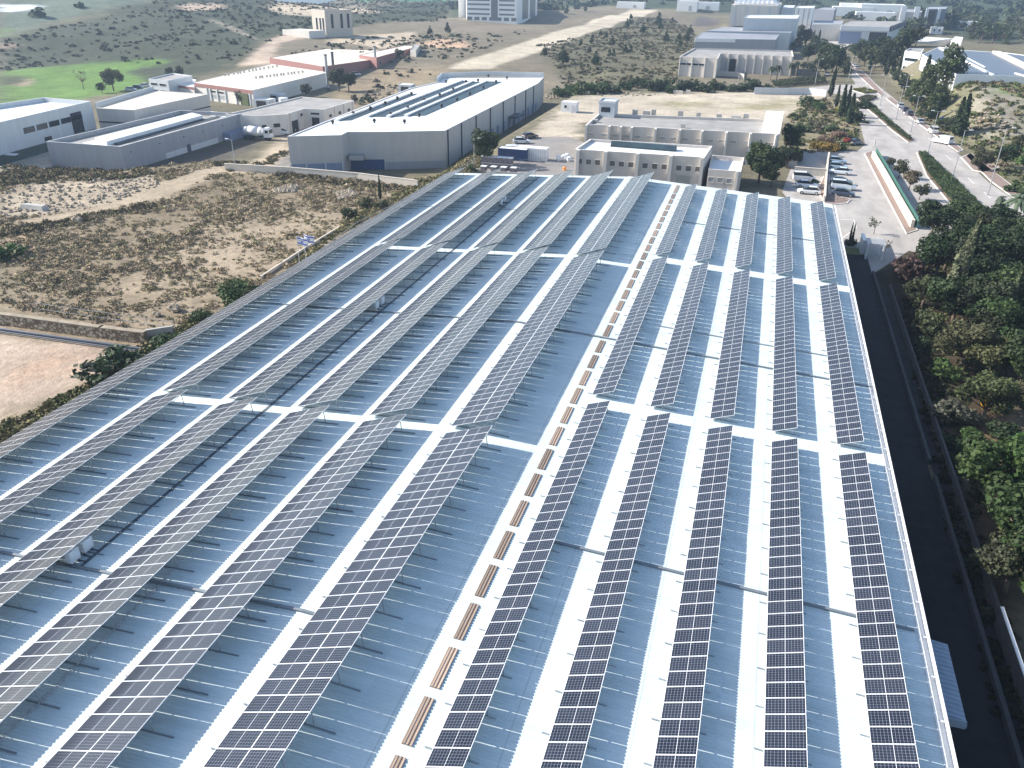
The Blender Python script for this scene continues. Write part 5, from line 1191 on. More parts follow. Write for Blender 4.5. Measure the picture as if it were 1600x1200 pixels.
scatter('dry_undergrowth', [[(0, 262), (80, 262), (190, 268), (240, 272), (180, 282), (0, 290)], [(0, 352), (60, 350), (240, 316), (250, 322), (150, 345), (0, 372)], [(430, 268), (640, 293), (640, 300), (430, 280)], [(330, 258), (450, 232), (455, 240), (360, 268)]], 900, (.5, 1.0), 40, .34, [(.13, .105, .065), (.17, .14, .08), (.11, .105, .055)], (), 0, 'brown undergrowth along the field borders')
scatter('verge_grass', [[(640, 292), (740, 228), (768, 242), (728, 280), (560, 350), (470, 410), (440, 420), (560, 335)]], 1300, (.3, .8), 40, .4, [(.28, .23, .13), (.24, .21, .11), (.20, .19, .09), (.13, .14, .06)], (), 0, 'dry grass and weeds on the bank beside the hall')
scatter('bank_weeds', [[(0, 668), (60, 642), (130, 606), (206, 565), (240, 525), (300, 505), (345, 490), (300, 540), (160, 640), (0, 730)]], 900, (.4, .9), 44, .36, [(.12, .115, .05), (.16, .14, .07), (.10, .105, .045), (.19, .16, .09)], (), 0, 'rough weeds on the bank between dirt lot and hall')
scatter('hill_scrub', [[(0, 66), (240, 4), (520, 2), (700, 8), (700, 30), (520, 46), (430, 58), (380, 100), (235, 100), (140, 98), (60, 105), (0, 112)], [(430, 92), (560, 60), (700, 55), (830, 48), (700, 100), (560, 100)], [(520, 175), (600, 110), (700, 108), (690, 118), (610, 150)]], 9500, (.5, 1.6), 18, .6, [(.062, .07, .042), (.07, .076, .048), (.08, .08, .055), (.06, .066, .04), (.095, .09, .065)], (), 25, 'grey-green scrub covering the far left hill', thr=-.5)
scatter('hillside_scrub', [[(835, 72), (870, 110), (880, 145), (960, 148), (1060, 128), (1062, 112), (1082, 78), (1085, 50), (1050, 26), (1000, 28), (960, 45)]], 2200, (.45, 1.3), 22, .5, [(.085, .085, .05), (.11, .10, .06), (.14, .12, .08), (.07, .075, .04)], (), 14, 'low scrub on the hillside beside the dirt runway', thr=-.1)
scatter('slope_scrub', [[(1400, 140), (1440, 186), (1500, 226), (1512, 236), (1600, 300), (1600, 122), (1560, 124), (1500, 122)], [(1225, 240), (1228, 185), (1280, 152), (1340, 165), (1338, 225), (1300, 238)]], 900, (.5, 1.3), 34, .42, [(.10, .115, .045), (.07, .085, .035), (.13, .12, .06), (.16, .13, .09)], (), 9, 'scrub on the slopes beside the road', thr=-.3)
scatter('distant_wood', [[(1090, 6), (1210, 14), (1290, 26), (1400, 38), (1660, 36), (1660, -22), (1090, -22)], [(700, 20), (1040, 8), (1080, -14), (700, -14)], [(0, 26), (60, 30), (90, 24), (160, 10), (160, 8), (60, 18)]], 3400, (3, 6), 26, .6, [(.04, .055, .028), (.05, .065, .035), (.06, .072, .038), (.035, .05, .028)], [[(1380, 24), (1490, 20), (1490, 8), (1380, 10)]], 60, 'wooded hills in the hazy distance', squash=1.0, thr=-.6)
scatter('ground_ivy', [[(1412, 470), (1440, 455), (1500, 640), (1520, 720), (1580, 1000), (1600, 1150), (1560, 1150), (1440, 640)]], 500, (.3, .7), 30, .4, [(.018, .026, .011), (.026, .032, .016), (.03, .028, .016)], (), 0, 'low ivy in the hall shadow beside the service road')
scatter('grove_undergrowth', [[(1415, 430), (1450, 385), (1600, 345), (1650, 420), (1650, 640), (1540, 640), (1460, 520)], [(1500, 690), (1560, 700), (1600, 760), (1650, 1000), (1590, 900), (1540, 780)]], 700, (.35, .9), 34, .4, [(.05, .07, .025), (.07, .085, .035), (.10, .095, .045), (.04, .055, .02)], [[(1530, 690), (1560, 655), (1600, 665), (1600, 760), (1560, 745)]], 0, 'undergrowth below the grove trees')
def rocks(name, polys, n, rad, label, cols=((.46, .40, .31), (.38, .33, .26), (.52, .46, .37))):
    ico = [(0, 0, 1), (.9, 0, .3), (.28, .85, .3), (-.72, .53, .3), (-.72, -.53, .3), (.28, -.85, .3), (.5, .4, -.3), (-.4, .6, -.3), (-.2, -.7, -.3)]
    fc = [(0, 1, 2), (0, 2, 3), (0, 3, 4), (0, 4, 5), (0, 5, 1), (1, 6, 2), (2, 7, 3), (3, 7, 4), (4, 8, 5), (5, 8, 1), (1, 8, 6), (6, 7, 2), (4, 7, 8)]
    vs, fs = [], []
    for q in polys:
        w = [hit(*p)[:2] for p in q]; w_ = np.array(w); k = 0
        while k < n // len(polys):
            c = nr.uniform(w_.min(0), w_.max(0))
            if not inpoly(c[None, 0], c[None, 1], w)[0]: continue
            k += 1; r = rad[0] + (rad[1] - rad[0]) * nr.uniform() ** 2.5; b = len(vs); z = float(height(*c)); rot = nr.uniform(0, 6.28)
            for v in ico:
                v = np.array(v) * nr.uniform(.75, 1.25, 3) * r; x = v[0] * math.cos(rot) - v[1] * math.sin(rot); y = v[0] * math.sin(rot) + v[1] * math.cos(rot)
                vs.append((c[0] + x, c[1] + y, z + max(v[2] * .8, -.1) + r * .1))
            fs += [tuple(b + i for i in f) for f in fc]
    mb = MB(); mb.v = vs; mb.f = fs; mb.m = [0] * len(fs)
    o = obj(name, mb, M['rock']); struct(o, 'stuff'); o['label'] = label; return o
rocks('rubble', [RUB, [(520, 302), (548, 296), (560, 306), (530, 312)], [(425, 296), (470, 288), (460, 300), (430, 302)]], 2100, (.12, .55), 'pale stone rubble spread over the scrub field')
rocks('slope_stones', [[(1505, 175), (1560, 180), (1590, 200), (1560, 210), (1510, 200)], [(530, 165), (600, 130), (640, 135), (600, 160)], [(838, 150), (900, 145), (1010, 148), (1060, 144), (1060, 149), (930, 152)]], 420, (.2, .9), 'pale stones on rough slopes')
def boulder(px, r, label):
    x, y, z = hit(*px); mb = MB(); n1, n2 = 7, 10
    for i in range(n1 + 1):
        for j in range(n2):
            t = math.pi * i / n1; p = 2 * math.pi * j / n2; k = r * (1 + .18 * math.sin(3 * p + i) + rng.uniform(-.1, .1) * (0 < i < n1))
            mb.v.append((x + k * math.sin(t) * math.cos(p) * 1.2, y + k * math.sin(t) * math.sin(p), z + r * .45 + k * .75 * math.cos(t)))
    for i in range(n1):
        for j in range(n2): mb.f.append((i * n2 + j, (i + 1) * n2 + j, (i + 1) * n2 + (j + 1) % n2, i * n2 + (j + 1) % n2)); mb.m.append(0)
    tag(obj('boulder', mb, M['rock'], off=(x, y, z)), label, 'boulder', 'boulders in the scrub field')
boulder((273, 486), .75, 'pale boulder in the scrub field near the outermost solar row'); boulder((245, 494), .5, 'smaller pale boulder left of the boulder by the outermost row'); boulder((122, 347), .8, 'pale boulder in the middle of the scrub field'); boulder((66, 451), .4, 'small round boulder near the stone wall')

# ------------------------------------------------------------------ hedges, walls and fences
def hedge(poly, h, label, colr, n, group=None, leaf=.24):
    w = [G(*p) for p in poly]; w_ = np.array(w); P = []
    while sum(map(len, P)) < n:
        q = nr.uniform(w_.min(0), w_.max(0), (n, 2)); P.append(q[inpoly(q[:, 0], q[:, 1], w)])
    P = np.concatenate(P)[:n]; hh = h * (.75 + .25 * vnoise(P[:, 0], P[:, 1], 2.2, 5) * .5)
    z = hh * nr.uniform(.15, 1, n) ** .5 + .12
    c = np.stack([P[:, 0], P[:, 1], z], 1); d = np.tile(np.array((0, 0, 1.0)), (n, 1)) + nr.normal(0, .5, (n, 3))
    band = np.clip(.5 + .35 * vnoise(P[:, 0], P[:, 1], 4, 9), 0, 1)
    me = cloud_mesh('hedge', leaf_quads(c, d, leaf), np.clip(band + nr.normal(0, .12, n), 0, 1))
    me.transform(Matrix.Translation((-w_[:, 0].mean(), -w_[:, 1].mean(), 0)))
    o = inst('hedge', me, None, (w_[:, 0].mean(), w_[:, 1].mean(), 0)); o.color = (*colr, 1); tag(o, label, 'hedge', group)
hedge([(1434, 241), (1445, 240), (1500, 292), (1543, 336), (1566, 370), (1522, 357), (1481, 311), (1450, 274)], .9, 'long clipped hedge filling the wide road median, nearest the grove', (.05, .075, .03), 15000, 'median hedges')
hedge([(1351, 167), (1361, 165.5), (1394, 194), (1424, 219), (1418, 221), (1393, 202), (1368, 180)], .9, 'narrow hedge in the far road median beside the parking strip', (.055, .075, .03), 6500, 'median hedges')
hedge([(1332, 141), (1350, 139), (1370, 145), (1350, 146.5)], .7, 'low yellow-green hedge at the road junction island', (.13, .13, .035), 2500, 'median hedges', .3)
hedge([(1340, 155), (1356, 151), (1370, 153), (1360, 158), (1345, 159)], .8, 'dark hedge on the second junction island', (.06, .065, .035), 2500, 'median hedges', .3)
hedge([(1232, 246), (1254, 246), (1252, 256), (1231, 258)], 1.6, 'dark hedge between beige block and small car park', (.03, .045, .02), 3000)
hedge([(1205, 131), (1262, 124), (1290, 126), (1290, 131), (1210, 138)], 1.6, 'long low dark hedge in front of the palms', (.05, .06, .03), 5000, leaf=.4)
def wall_line(name, pts, h, t, mat, label, cat='wall', px=True, cap=None, group=None, z0=-.2):
    w = [G(*p) for p in pts] if px else pts
    x, y = w[0]; r = thing(name, label, cat, (x, y, 0), group)
    mb = MB(); c = MB()
    for a, b in zip(w, w[1:]):
        d = (Vector(b) - Vector(a)).normalized() * (t * .5 if len(w) > 2 else 0)
        mb.bar((a[0], a[1], (h + z0) / 2), (b[0] + d.x, b[1] + d.y, (h + z0) / 2), t, h - z0)
        c.bar((a[0], a[1], h + .05), (b[0] + d.x, b[1] + d.y, h + .05), t + .08, .1)
    obj('wall_body', mb, mat, r)
    if cap: obj('coping', c, cap, r)
    return r
def fence_line(name, pts, h, mat, label, px=True, step=2.5, rails=(.95, .5), z0=0, mesh_panel=None, group=None):
    w = [G(*p) for p in pts] if px else pts
    x, y = w[0]; r = thing(name, label, 'fence', (x, y, 0), group); rl = MB()
    for a, b in zip(w, w[1:]):
        a = Vector((*a, z0)); b = Vector((*b, z0)); L = (b - a).length; n = max(1, int(L / step))
        for i in range(n + 1):
            p = a + (b - a) * i / n; mb = MB(); mb.tube(p + Vector((0, 0, -.1)), p + Vector((0, 0, h)), .035, .035, 6); obj('post', mb, mat, r)
        for q in rails: rl.bar(a + Vector((0, 0, h * q)), b + Vector((0, 0, h * q)), .04, .05)
    obj('rail', rl, mat, r)
    if mesh_panel:
        mb = MB()
        for a, b in zip(w, w[1:]): mb.bar((a[0], a[1], z0 + h * .52), (b[0], b[1], z0 + h * .52), .02, h * .86)
        obj('panel', mb, mesh_panel, r)
    return r
wall_line('stone_wall', [(-60, 502), (0, 506), (160, 528), (226, 536)], 1.35, .6, M['stone_wall'], 'rough stone retaining wall between scrub field and dirt lot', cap=M['rock'])
wall_line('concrete_wall', [(222, 532), (272, 524)], 1.2, .3, M['concrete'], 'short pale concrete wall end joining the stone wall', cap=None)
mb = MB(); a = Vector((*G(-60, 514), .25)); b = Vector((*G(0, 517), .25)); c = Vector((*G(222, 548), .25)); mb.tube(a, b, .16, .16, 8); mb.tube(b, c, .16, .16, 8); mb.tube(a + Vector((0, -.6, 0)), b + Vector((0, -.6, 0)), .1, .1, 8); mb.tube(b + Vector((0, -.6, 0)), c + Vector((0, -.6, 0)), .1, .1, 8)
tag(obj('pipe_run', mb, M['dark_metal'], off=tuple(c)), 'dark pipes lying along the foot of the stone wall', 'pipe')
fence_line('wire_fence', [(60, 492), (190, 510), (275, 522)], 1.6, M['steel'], 'thin wire fence on top of the stone wall bank', step=3)
wall_line('boundary_wall', [(352, 266), (455, 272), (560, 281), (652, 293)], 1.3, .25, M['pale_wall'], 'long low plastered wall between scrub field and warehouse', cap=M['pale_wall'])
wall_line('low_kerb_wall', [(408, 436), (440, 415), (478, 390), (530, 358)], .45, .2, M['pale_wall'], 'low pale kerb wall along the field edge by the flags')
fence_line('edge_fence', [(505, 400), (560, 358), (640, 318), (700, 285), (738, 258)], 1.3, M['steel'], 'grey fence along the bank on the left side of the hall', step=3)
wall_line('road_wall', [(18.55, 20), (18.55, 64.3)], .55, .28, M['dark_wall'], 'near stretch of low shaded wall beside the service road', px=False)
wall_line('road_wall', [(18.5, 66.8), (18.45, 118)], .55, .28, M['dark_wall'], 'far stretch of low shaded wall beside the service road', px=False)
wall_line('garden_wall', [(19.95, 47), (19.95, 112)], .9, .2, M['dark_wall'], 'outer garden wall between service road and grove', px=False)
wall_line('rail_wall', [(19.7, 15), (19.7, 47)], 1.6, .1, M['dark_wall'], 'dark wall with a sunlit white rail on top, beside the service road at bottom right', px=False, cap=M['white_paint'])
wall_line('roadside_wall', [(1363, 246), (1378, 272), (1403, 318), (1424, 356)], 1.3, .5, M['pale_wall'], 'pale wall carrying the green fence beside the drive', cap=M['pale_wall'])
fence_line('green_fence', [(1367, 243), (1383, 270), (1408, 316), (1432, 358)], 1.9, M['green_fence'], 'green sheeted fence along the pale wall beside the drive', mesh_panel=M['green_fence'])
w1 = wall_line('pale_wall', [(1287, 316), (1289, 290), (1292, 258), (1294, 246)], 1.1, .3, M['pale_wall'], 'pale wall dividing the small car park from the drive', cap=M['pale_wall'])
wall_line('concrete_wall', [(1240, 272), (1289, 276)], 1.5, .3, M['concrete'], 'concrete wall behind the three white parked cars', cap=M['pale_wall'])
fence_line('barrier_fence', [(1298, 316), (1328, 313)], 1.0, M['dark_metal'], 'dark low fence at the near end of the parked row', step=1.2)
wall_line('white_hoarding', [(1178, 147), (1225, 148), (1262, 148), (1290, 151)], 2.2, .15, M['white_wall'], 'long white hoarding at the end of the sandy lot', group=None)
wall_line('yard_wall', [(736, 266), (770, 271), (812, 274)], .5, .25, M['concrete'], 'low concrete wall in front of the pallet stacks')
wall_line('pale_wall', [(1062, 116), (1100, 117), (1150, 120), (1162, 124)], 1.8, .3, M['pale_wall'], 'pale wall in front of the beige bay factory')
fence_line('yard_fence', [(812, 262), (850, 257), (895, 262)], 1.6, M['steel'], 'thin fence between storage yard and the front beige block', step=2.5)
# gate frame at the hall's far corner
x, y = G(1352, 405); t = thing('pergola', 'white slatted gate frame with pergola at the far end of the service road', 'gate', (x, y, 0))
for dx in (0, 2.2):
    for dy in (0, 2.6): mb = MB(); mb.box(x + dx - .12, x + dx + .12, y + dy - .12, y + dy + .12, 0, 2.4); obj('post', mb, M['white_paint'], t)
for k in range(8): mb = MB(); mb.box(x - .2, x + 2.4, y + k * .36, y + k * .36 + .08, 2.4, 2.52); obj('slat', mb, M['white_paint'], t)
mb = MB(); mb.box(x - .1, x - .02, y, y + 2.6, .1, 2.2); obj('side_panel', mb, M['white_wall'], t)
x, y = G(1345, 392); mb = MB(); mb.box(x - .2, x + .2, y - 1.8, y + 1.8, 0, 2.1); mb.box(x - .26, x + .26, y - 1.86, y + 1.86, 2.1, 2.22)
tag(obj('gate_pillar', mb, M['white_paint'], off=(x, y, 0)), 'white gate wall left of the slatted gate frame', 'gate pillar')
x, y = G(1329, 392); mb = MB(); mb.face([(x - 1.6, y - 1.8, .03), (x + 1.3, y - 1.8, .03), (x + 1.3, y + 1.6, .03), (x - 1.6, y + 1.6, .03)]); struct(obj('lawn', mb, M['bed_grass']))

# ------------------------------------------------------------------ lamps, flags, signs
def lamp(base, h, label, arms=2, dirx=1, group='street lamps'):
    x, y, z = hit(*base); t = thing('street_lamp', label, 'street lamp', (x, y, z), group)
    mb = MB(); mb.tube((x, y, z), (x, y, z + h), .11, .06, 8); mb.box(x - .2, x + .2, y - .2, y + .2, z, z + .25); obj('pole', mb, M['steel'], t)
    mb = MB()
    for s in ((1, -1) if arms == 2 else (dirx,)):
        mb.bar((x, y, z + h), (x + s * 1.1, y, z + h + .12), .06, .06)
    obj('arm', mb, M['steel'], t)
    for s in ((1, -1) if arms == 2 else (dirx,)):
        mb = MB(); mb.box(min(x + s * .8, x + s * 1.5), max(x + s * .8, x + s * 1.5), y - .13, y + .13, z + h + .1, z + h + .22); obj('lamp_head', mb, M['plastic_white'], t)
for p, h, arms, lab in (((1543, 305), 12.5, 1, 'tallest street lamp at the right, nearest the roadside palm'), ((1489, 275), 9.3, 1, 'street lamp rising from the wide hedge median'), ((1450, 238), 9.3, 2, 'street lamp at the far tip of the wide hedge median'), ((1423, 206), 9.0, 2, 'street lamp at the near tip of the narrow far median'), ((1400, 187), 9.0, 2, 'street lamp midway along the narrow far median'), ((1375, 165), 9.0, 2, 'street lamp at the far end of the narrow far median'), ((1354, 146), 9.0, 2, 'street lamp on the yellow-green hedge island'), ((1273, 133), 9.0, 1, 'street lamp beside the palms'), ((1325, 128), 9.0, 1, 'street lamp by the far parking bays'), ((1350, 68), 9.5, 1, 'street lamp on the far cross road in front of the truss hall'), ((1383, 62), 10, 1, 'street lamp at the right end of the far cross road'), ((1412, 152), 7.0, 2, 'street lamp on the pavement right of the parked dark cars'), ((18, 246), 8.0, 1, 'slim lamp in front of the white building at the left edge'), ((368, 262), 5.6, 1, 'short lamp beside the low grey building corner'), ((741, 262), 6.0, 1, 'thin lamp beside the dense round tree'), ((1152, 139), 5.0, 1, 'short lamp in front of the hedgerow')):
    lamp(p, h, lab, arms, 1 if p[0] > 700 else -1)
def flag(px, label, dx):
    x, y = G(*px); z = 0; t = thing('flag', label, 'flag', (x, y, 0), 'flags at the field edge')
    mb = MB(); mb.tube((x, y, 0), (x, y, 5.4), .05, .03, 8); obj('pole', mb, M['aluminium'], t)
    w, h = 1.5, 1.1
    def cloth(z0, z1, off, m, name):
        mb = MB(); n = 8
        for i in range(n):
            def q(u, zz): return (x + .05 + u * w * .9, y + .14 * math.sin(u * 7 + dx) - off + u * .25, zz - .25 * u)
            for s_ in (0, 1):
                f = [q(i / n, z0), q((i + 1) / n, z0), q((i + 1) / n, z1), q(i / n, z1)]
                if s_: f = [(a, b + 2 * off + .01, c) for a, b, c in f][::-1]
                mb.face(f, 0)
        return obj(name, mb, m, t)
    cl = cloth(4.2, 5.3, .006, M['plastic_white'], 'cloth')
    for a, b in ((4.33, 4.5), (5.0, 5.17)): cloth(a, b, .012, M['flag_blue'], 'stripe')
    # six-pointed star drawn as two open triangles
    mb = MB()
    for k in (0, 1):
        tr = [(.675 + .2 * math.cos(math.pi / 2 + k * math.pi + 2 * math.pi * i / 3), 4.62 + .2 * math.sin(math.pi / 2 + k * math.pi + 2 * math.pi * i / 3)) for i in range(3)]
        for i in range(3):
            (u0, z0), (u1, z1) = tr[i], tr[(i + 1) % 3]
            f = lambda u, zz: (x + .05 + u, y - .03 + .14 * math.sin(u / (w * .9) * 7 + dx) + u / (w * .9) * .25 - .012, zz)
            mb.bar(f(u0, z0), f(u1, z1), .03, .04)
    obj('emblem', mb, M['flag_blue'], t)
flag((470, 428), 'white flag with two blue stripes at the field edge, left of the pair', 0)
flag((480, 424), 'white flag with two blue stripes at the field edge, right of the pair', 2)
x, y = G(1460, 478); t = thing('notice_board', 'white board with teal frame among the grove trees', 'board', (x, y, 0))
mb = MB(); mb.hexa([(x, y, 1.6), (x + .9, y + .1, 1.4), (x + .9, y + .5, 2.7), (x, y + .5, 2.9)], [(x + .02, y - .05, 1.62), (x + .92, y + .05, 1.42), (x + .92, y + .45, 2.72), (x + .02, y + .45, 2.92)]); obj('panel', mb, M['plastic_white'], t)
mb = MB(); mb.bar((x - .9, y, 0), (x - .9, y, 2.6), .06, .06); mb.bar((x - .9, y, 2.6), (x + .1, y + .4, 2.9), .06, .06); mb.bar((x + .1, y + .4, 0), (x + .1, y + .4, 2.9), .06, .06); obj('frame', mb, M['teal'], t)
x, y = G(1458, 199); t = thing('road_sign', 'blue road sign on a post by the kerb behind the white van', 'road sign', (x + 1.6, y, 0)); x += 1.6
mb = MB(); mb.tube((x, y, 0), (x, y, 2.6), .04, .04, 6); obj('post', mb, M['steel'], t); mb = MB(); mb.box(x - .4, x + .4, y - .05, y - .01, 2.0, 2.8); obj('plate', mb, plain('sign_blue', (.02, .12, .45), .4), t)
for p, lab in (((1312, 235), 'short pale bollard post at the drive entrance'), ((1366, 229), 'dark gate post at the far end of the green fence')):
    x, y = G(*p); mb = MB(); mb.tube((x, y, 0), (x, y, 1.5), .14, .14, 10); mb.tube((x, y, 1.5), (x, y, 1.7), .2, .16, 10); tag(obj('gate_post', mb, M['concrete'], off=(x, y, 0)), lab, 'post')

# ------------------------------------------------------------------ vehicles
def loft(secs, mb, m=0):            # secs: (x, half width, z0, z1, top taper)
    rings = []
    for x, w, z0, z1, tp in secs:
        zc = (z1 - z0)
        rings.append([(x, -w, z0 + .05), (x, -w * .9, z0), (x, w * .9, z0), (x, w, z0 + .05), (x, w, z0 + zc * .6), (x, w * tp, z1 - .03), (x, w * tp * .9, z1), (x, -w * tp * .9, z1), (x, -w * tp, z1 - .03), (x, -w, z0 + zc * .6)])
    b = len(mb.v); k = len(rings[0])
    for r in rings: mb.v += r
    for i in range(len(rings) - 1):
        for j in range(k):
            mb.f.append((b + i * k + j, b + i * k + (j + 1) % k, b + (i + 1) * k + (j + 1) % k, b + (i + 1) * k + j)[::-1]); mb.m.append(m)
    mb.f.append(tuple(b + j for j in range(k))); mb.m.append(m); mb.f.append(tuple(b + (len(rings) - 1) * k + j for j in reversed(range(k)))); mb.m.append(m)
def make_car(kind):
    P = {}
    b = MB(); g = MB(); r = MB()
    if kind == 'car':
        loft([(-2.15, .72, .42, .70, .95), (-2.05, .82, .30, .86, .93), (-1.3, .88, .24, .92, .92), (.9, .88, .24, .90, .92), (1.7, .85, .25, .80, .9), (2.1, .74, .34, .66, .9)], b)
        loft([(-1.85, .70, .86, .95, .95), (-1.35, .74, .86, 1.38, .86), (.1, .75, .86, 1.42, .84), (.55, .74, .86, 1.28, .86), (1.15, .72, .84, .92, .95)], g)
        loft([(-1.32, .60, 1.37, 1.41, .9), (-.6, .63, 1.40, 1.46, .9), (.08, .61, 1.405, 1.45, .9)], r)
        wx = (-1.32, 1.32); hl = 2.02
    else:
        loft([(-2.3, .80, .40, 1.05, .97), (-2.2, .90, .30, 1.2, .97), (.6, .92, .26, 1.2, .97), (1.5, .90, .26, 1.02, .95), (2.2, .78, .34, .80, .95)], b)
        loft([(-2.18, .82, 1.15, 1.8, .93), (.3, .84, 1.15, 1.82, .92), (1.0, .80, 1.1, 1.5, .92), (1.6, .76, .98, 1.06, .95)], g if kind == 'suv' else b)
        if kind == 'van':
            for s in (-1, 1): g.box(.1, .85, s * .845 - .02, s * .845 + .02, 1.25, 1.6)
            g.box(-2.225, -2.195, -.62, .62, 1.2, 1.66); g.hexa([(1.03, -.6, 1.12), (1.5, -.66, 1.07), (1.5, .66, 1.07), (1.03, .6, 1.12)], [(.98, -.58, 1.50), (1.05, -.6, 1.50), (1.05, .6, 1.50), (.98, .58, 1.50)])
        loft([(-2.15, .70, 1.79, 1.83, .9), (-.9, .72, 1.81, 1.88, .9), (.28, .70, 1.81, 1.86, .9)], r)
        wx = (-1.4, 1.4); hl = 2.1
    P['body'] = mesh_of('car_body', b, M['paint'], smooth=False); P['glass'] = mesh_of('car_glass', g, M['dark_glass']); P['roof'] = mesh_of('car_roof', r, M['paint'])
    w = MB(); w.tube((0, -.1, 0), (0, .1, 0), .33, .33, 16); P['tyre'] = mesh_of('tyre', w, M['rubber'])
    w = MB(); w.tube((0, -.11, 0), (0, .11, 0), .2, .2, 12); P['rim'] = mesh_of('rim', w, M['rim'])
    w = MB(); w.box(-.06, .05, -.16, .16, -.07, .07); P['light'] = mesh_of('headlight', w, M['lens']); P['tail'] = mesh_of('tail_light', w, M['tail_red'])
    P['wx'] = wx; P['hl'] = hl; P['zl'] = .62 if kind == 'car' else .74
    return P
CARS = {k: make_car(k) for k in ('car', 'suv', 'van')}
def car(kind, px, rz, col, label, group=None, name='parked_car', s=1.0):
    x, y, z = hit(*px) if px[1] > 0 else (px[0], -px[1], 0); P = CARS[kind]
    t = thing(name, label, 'car' if kind != 'van' else 'van', (x, y, z + .02), group, rz if abs(rz) > 1e-6 else 1e-5); t.scale = (s,) * 3
    for n in ('body', 'roof'):
        o = inst(n, P[n], t); o.color = (*col, 1)
    inst('windows', P['glass'], t)
    for wx in P['wx']:
        for sy in (-1, 1):
            w = bpy.data.objects.new('wheel', P['tyre']); C.objects.link(w); w.parent = t; w.location = (wx, sy * .78, .33)
            inst('rim', P['rim'], w)
    for sy in (-1, 1):
        inst('headlight', P['light'], t, (P['hl'] - .02, sy * .55, P['zl'])); inst('tail_light', P['tail'], t, (-P['hl'] - .04, sy * .6, P['zl'] + .12))
    return t
WHT, SIL, DBL, LBL, BLK = (.72, .72, .72), (.42, .45, .48), (.035, .05, .085), (.25, .33, .42), (.025, .025, .03)
LOTG = 'cars in the car park'
for kind, px, rz, col, lab in (
    ('suv', (1256, 283), 0.05, WHT, 'white tall car parked against the concrete wall, farthest of the three'),
    ('car', (1260, 293), 0.05, WHT, 'white low car in the middle of the three by the pale wall'),
    ('car', (1263, 303), 3.2, WHT, 'white car nearest the hall roof, beside the pale wall'),
    ('car', (1307, 255), -.1, LBL, 'blue-grey car farthest in the row right of the pale wall'),
    ('car', (1308, 264), -.1, LBL, 'pale blue car second in the row right of the pale wall'),
    ('car', (1311, 272), 3.05, (.6, .65, .7), 'silver-white car third in the row right of the pale wall'),
    ('car', (1314, 288), -.1, BLK, 'black car fourth in the row right of the pale wall'),
    ('suv', (1317, 296), -.1, (.55, .6, .64), 'silver boxy car fifth in the row right of the pale wall'),
    ('car', (1317, 306), -.1, DBL, 'dark blue car nearest the hall in the row right of the pale wall')):
    car(kind, px, rz, col, lab, LOTG)
RD = math.pi / 2 + .06
for kind, px, rz, col, lab in (('car', (1406, 168), RD, (.5, .52, .56), 'pale car at the front of the kerbside line of parked cars'), ('car', (1413, 174), RD, (.05, .05, .09), 'dark car second in the kerbside line of parked cars'), ('car', (1420, 180), RD, (.06, .05, .09), 'dark purple-blue car third in the kerbside line'), ('car', (1437, 193), RD, SIL, 'silver car parked behind the dark kerbside cars'), ('suv', (1457, 208), RD, WHT, 'white car parked in front of the white van by the kerb'),):
    car(kind, px, rz, col, lab, 'cars along the kerb')
car('van', (1471, 224), RD + .75, WHT, 'white van standing across the road near the brick traffic island', name='delivery_van', s=1.08)
for kind, px, rz, col, lab in (('car', (10, 250), .3, WHT, 'white car at the left edge below the white building'), ('car', (815, 224), .3, (.6, .62, .64), 'pale car in the storage yard near the warehouse wall'), ('van', (805, 240), .2, WHT, 'white van in the storage yard behind the blue container'), ('car', (828, 216), .9, BLK, 'dark car in the storage yard near the sandy lot'), ('car', (1130, 112), .2, WHT, 'white car in the gateway of the beige bay factory'), ('car', (1336, 226), .9, DBL, 'blue car by the red-leaved bush at the drive entrance'), ('suv', (440, 210), .2, WHT, 'white car beside the workshop'), ('car', (452, 205), .2, (.5, .5, .5), 'grey car beside the workshop doors'), ('car', (1292, 118), 1.5, SIL, 'silver car under the far roadside trees'), ('car', (1335, 104), 1.6, WHT, 'white car parked far up the road, nearer one'), ('car', (1338, 108), 1.6, SIL, 'silver car parked far up the road behind the white one'), ('car', (556, 118), .3, WHT, 'white car beside the red halls'), ('car', (205, 142), .3, (.5, .5, .5), 'grey car parked behind the white-roofed block, left one'), ('car', (216, 139), .3, DBL, 'dark car parked behind the white-roofed block, middle one'), ('car', (228, 136), .3, WHT, 'white car parked behind the white-roofed block, right one')):
    car(kind, px, rz, col, lab, 'scattered parked cars')
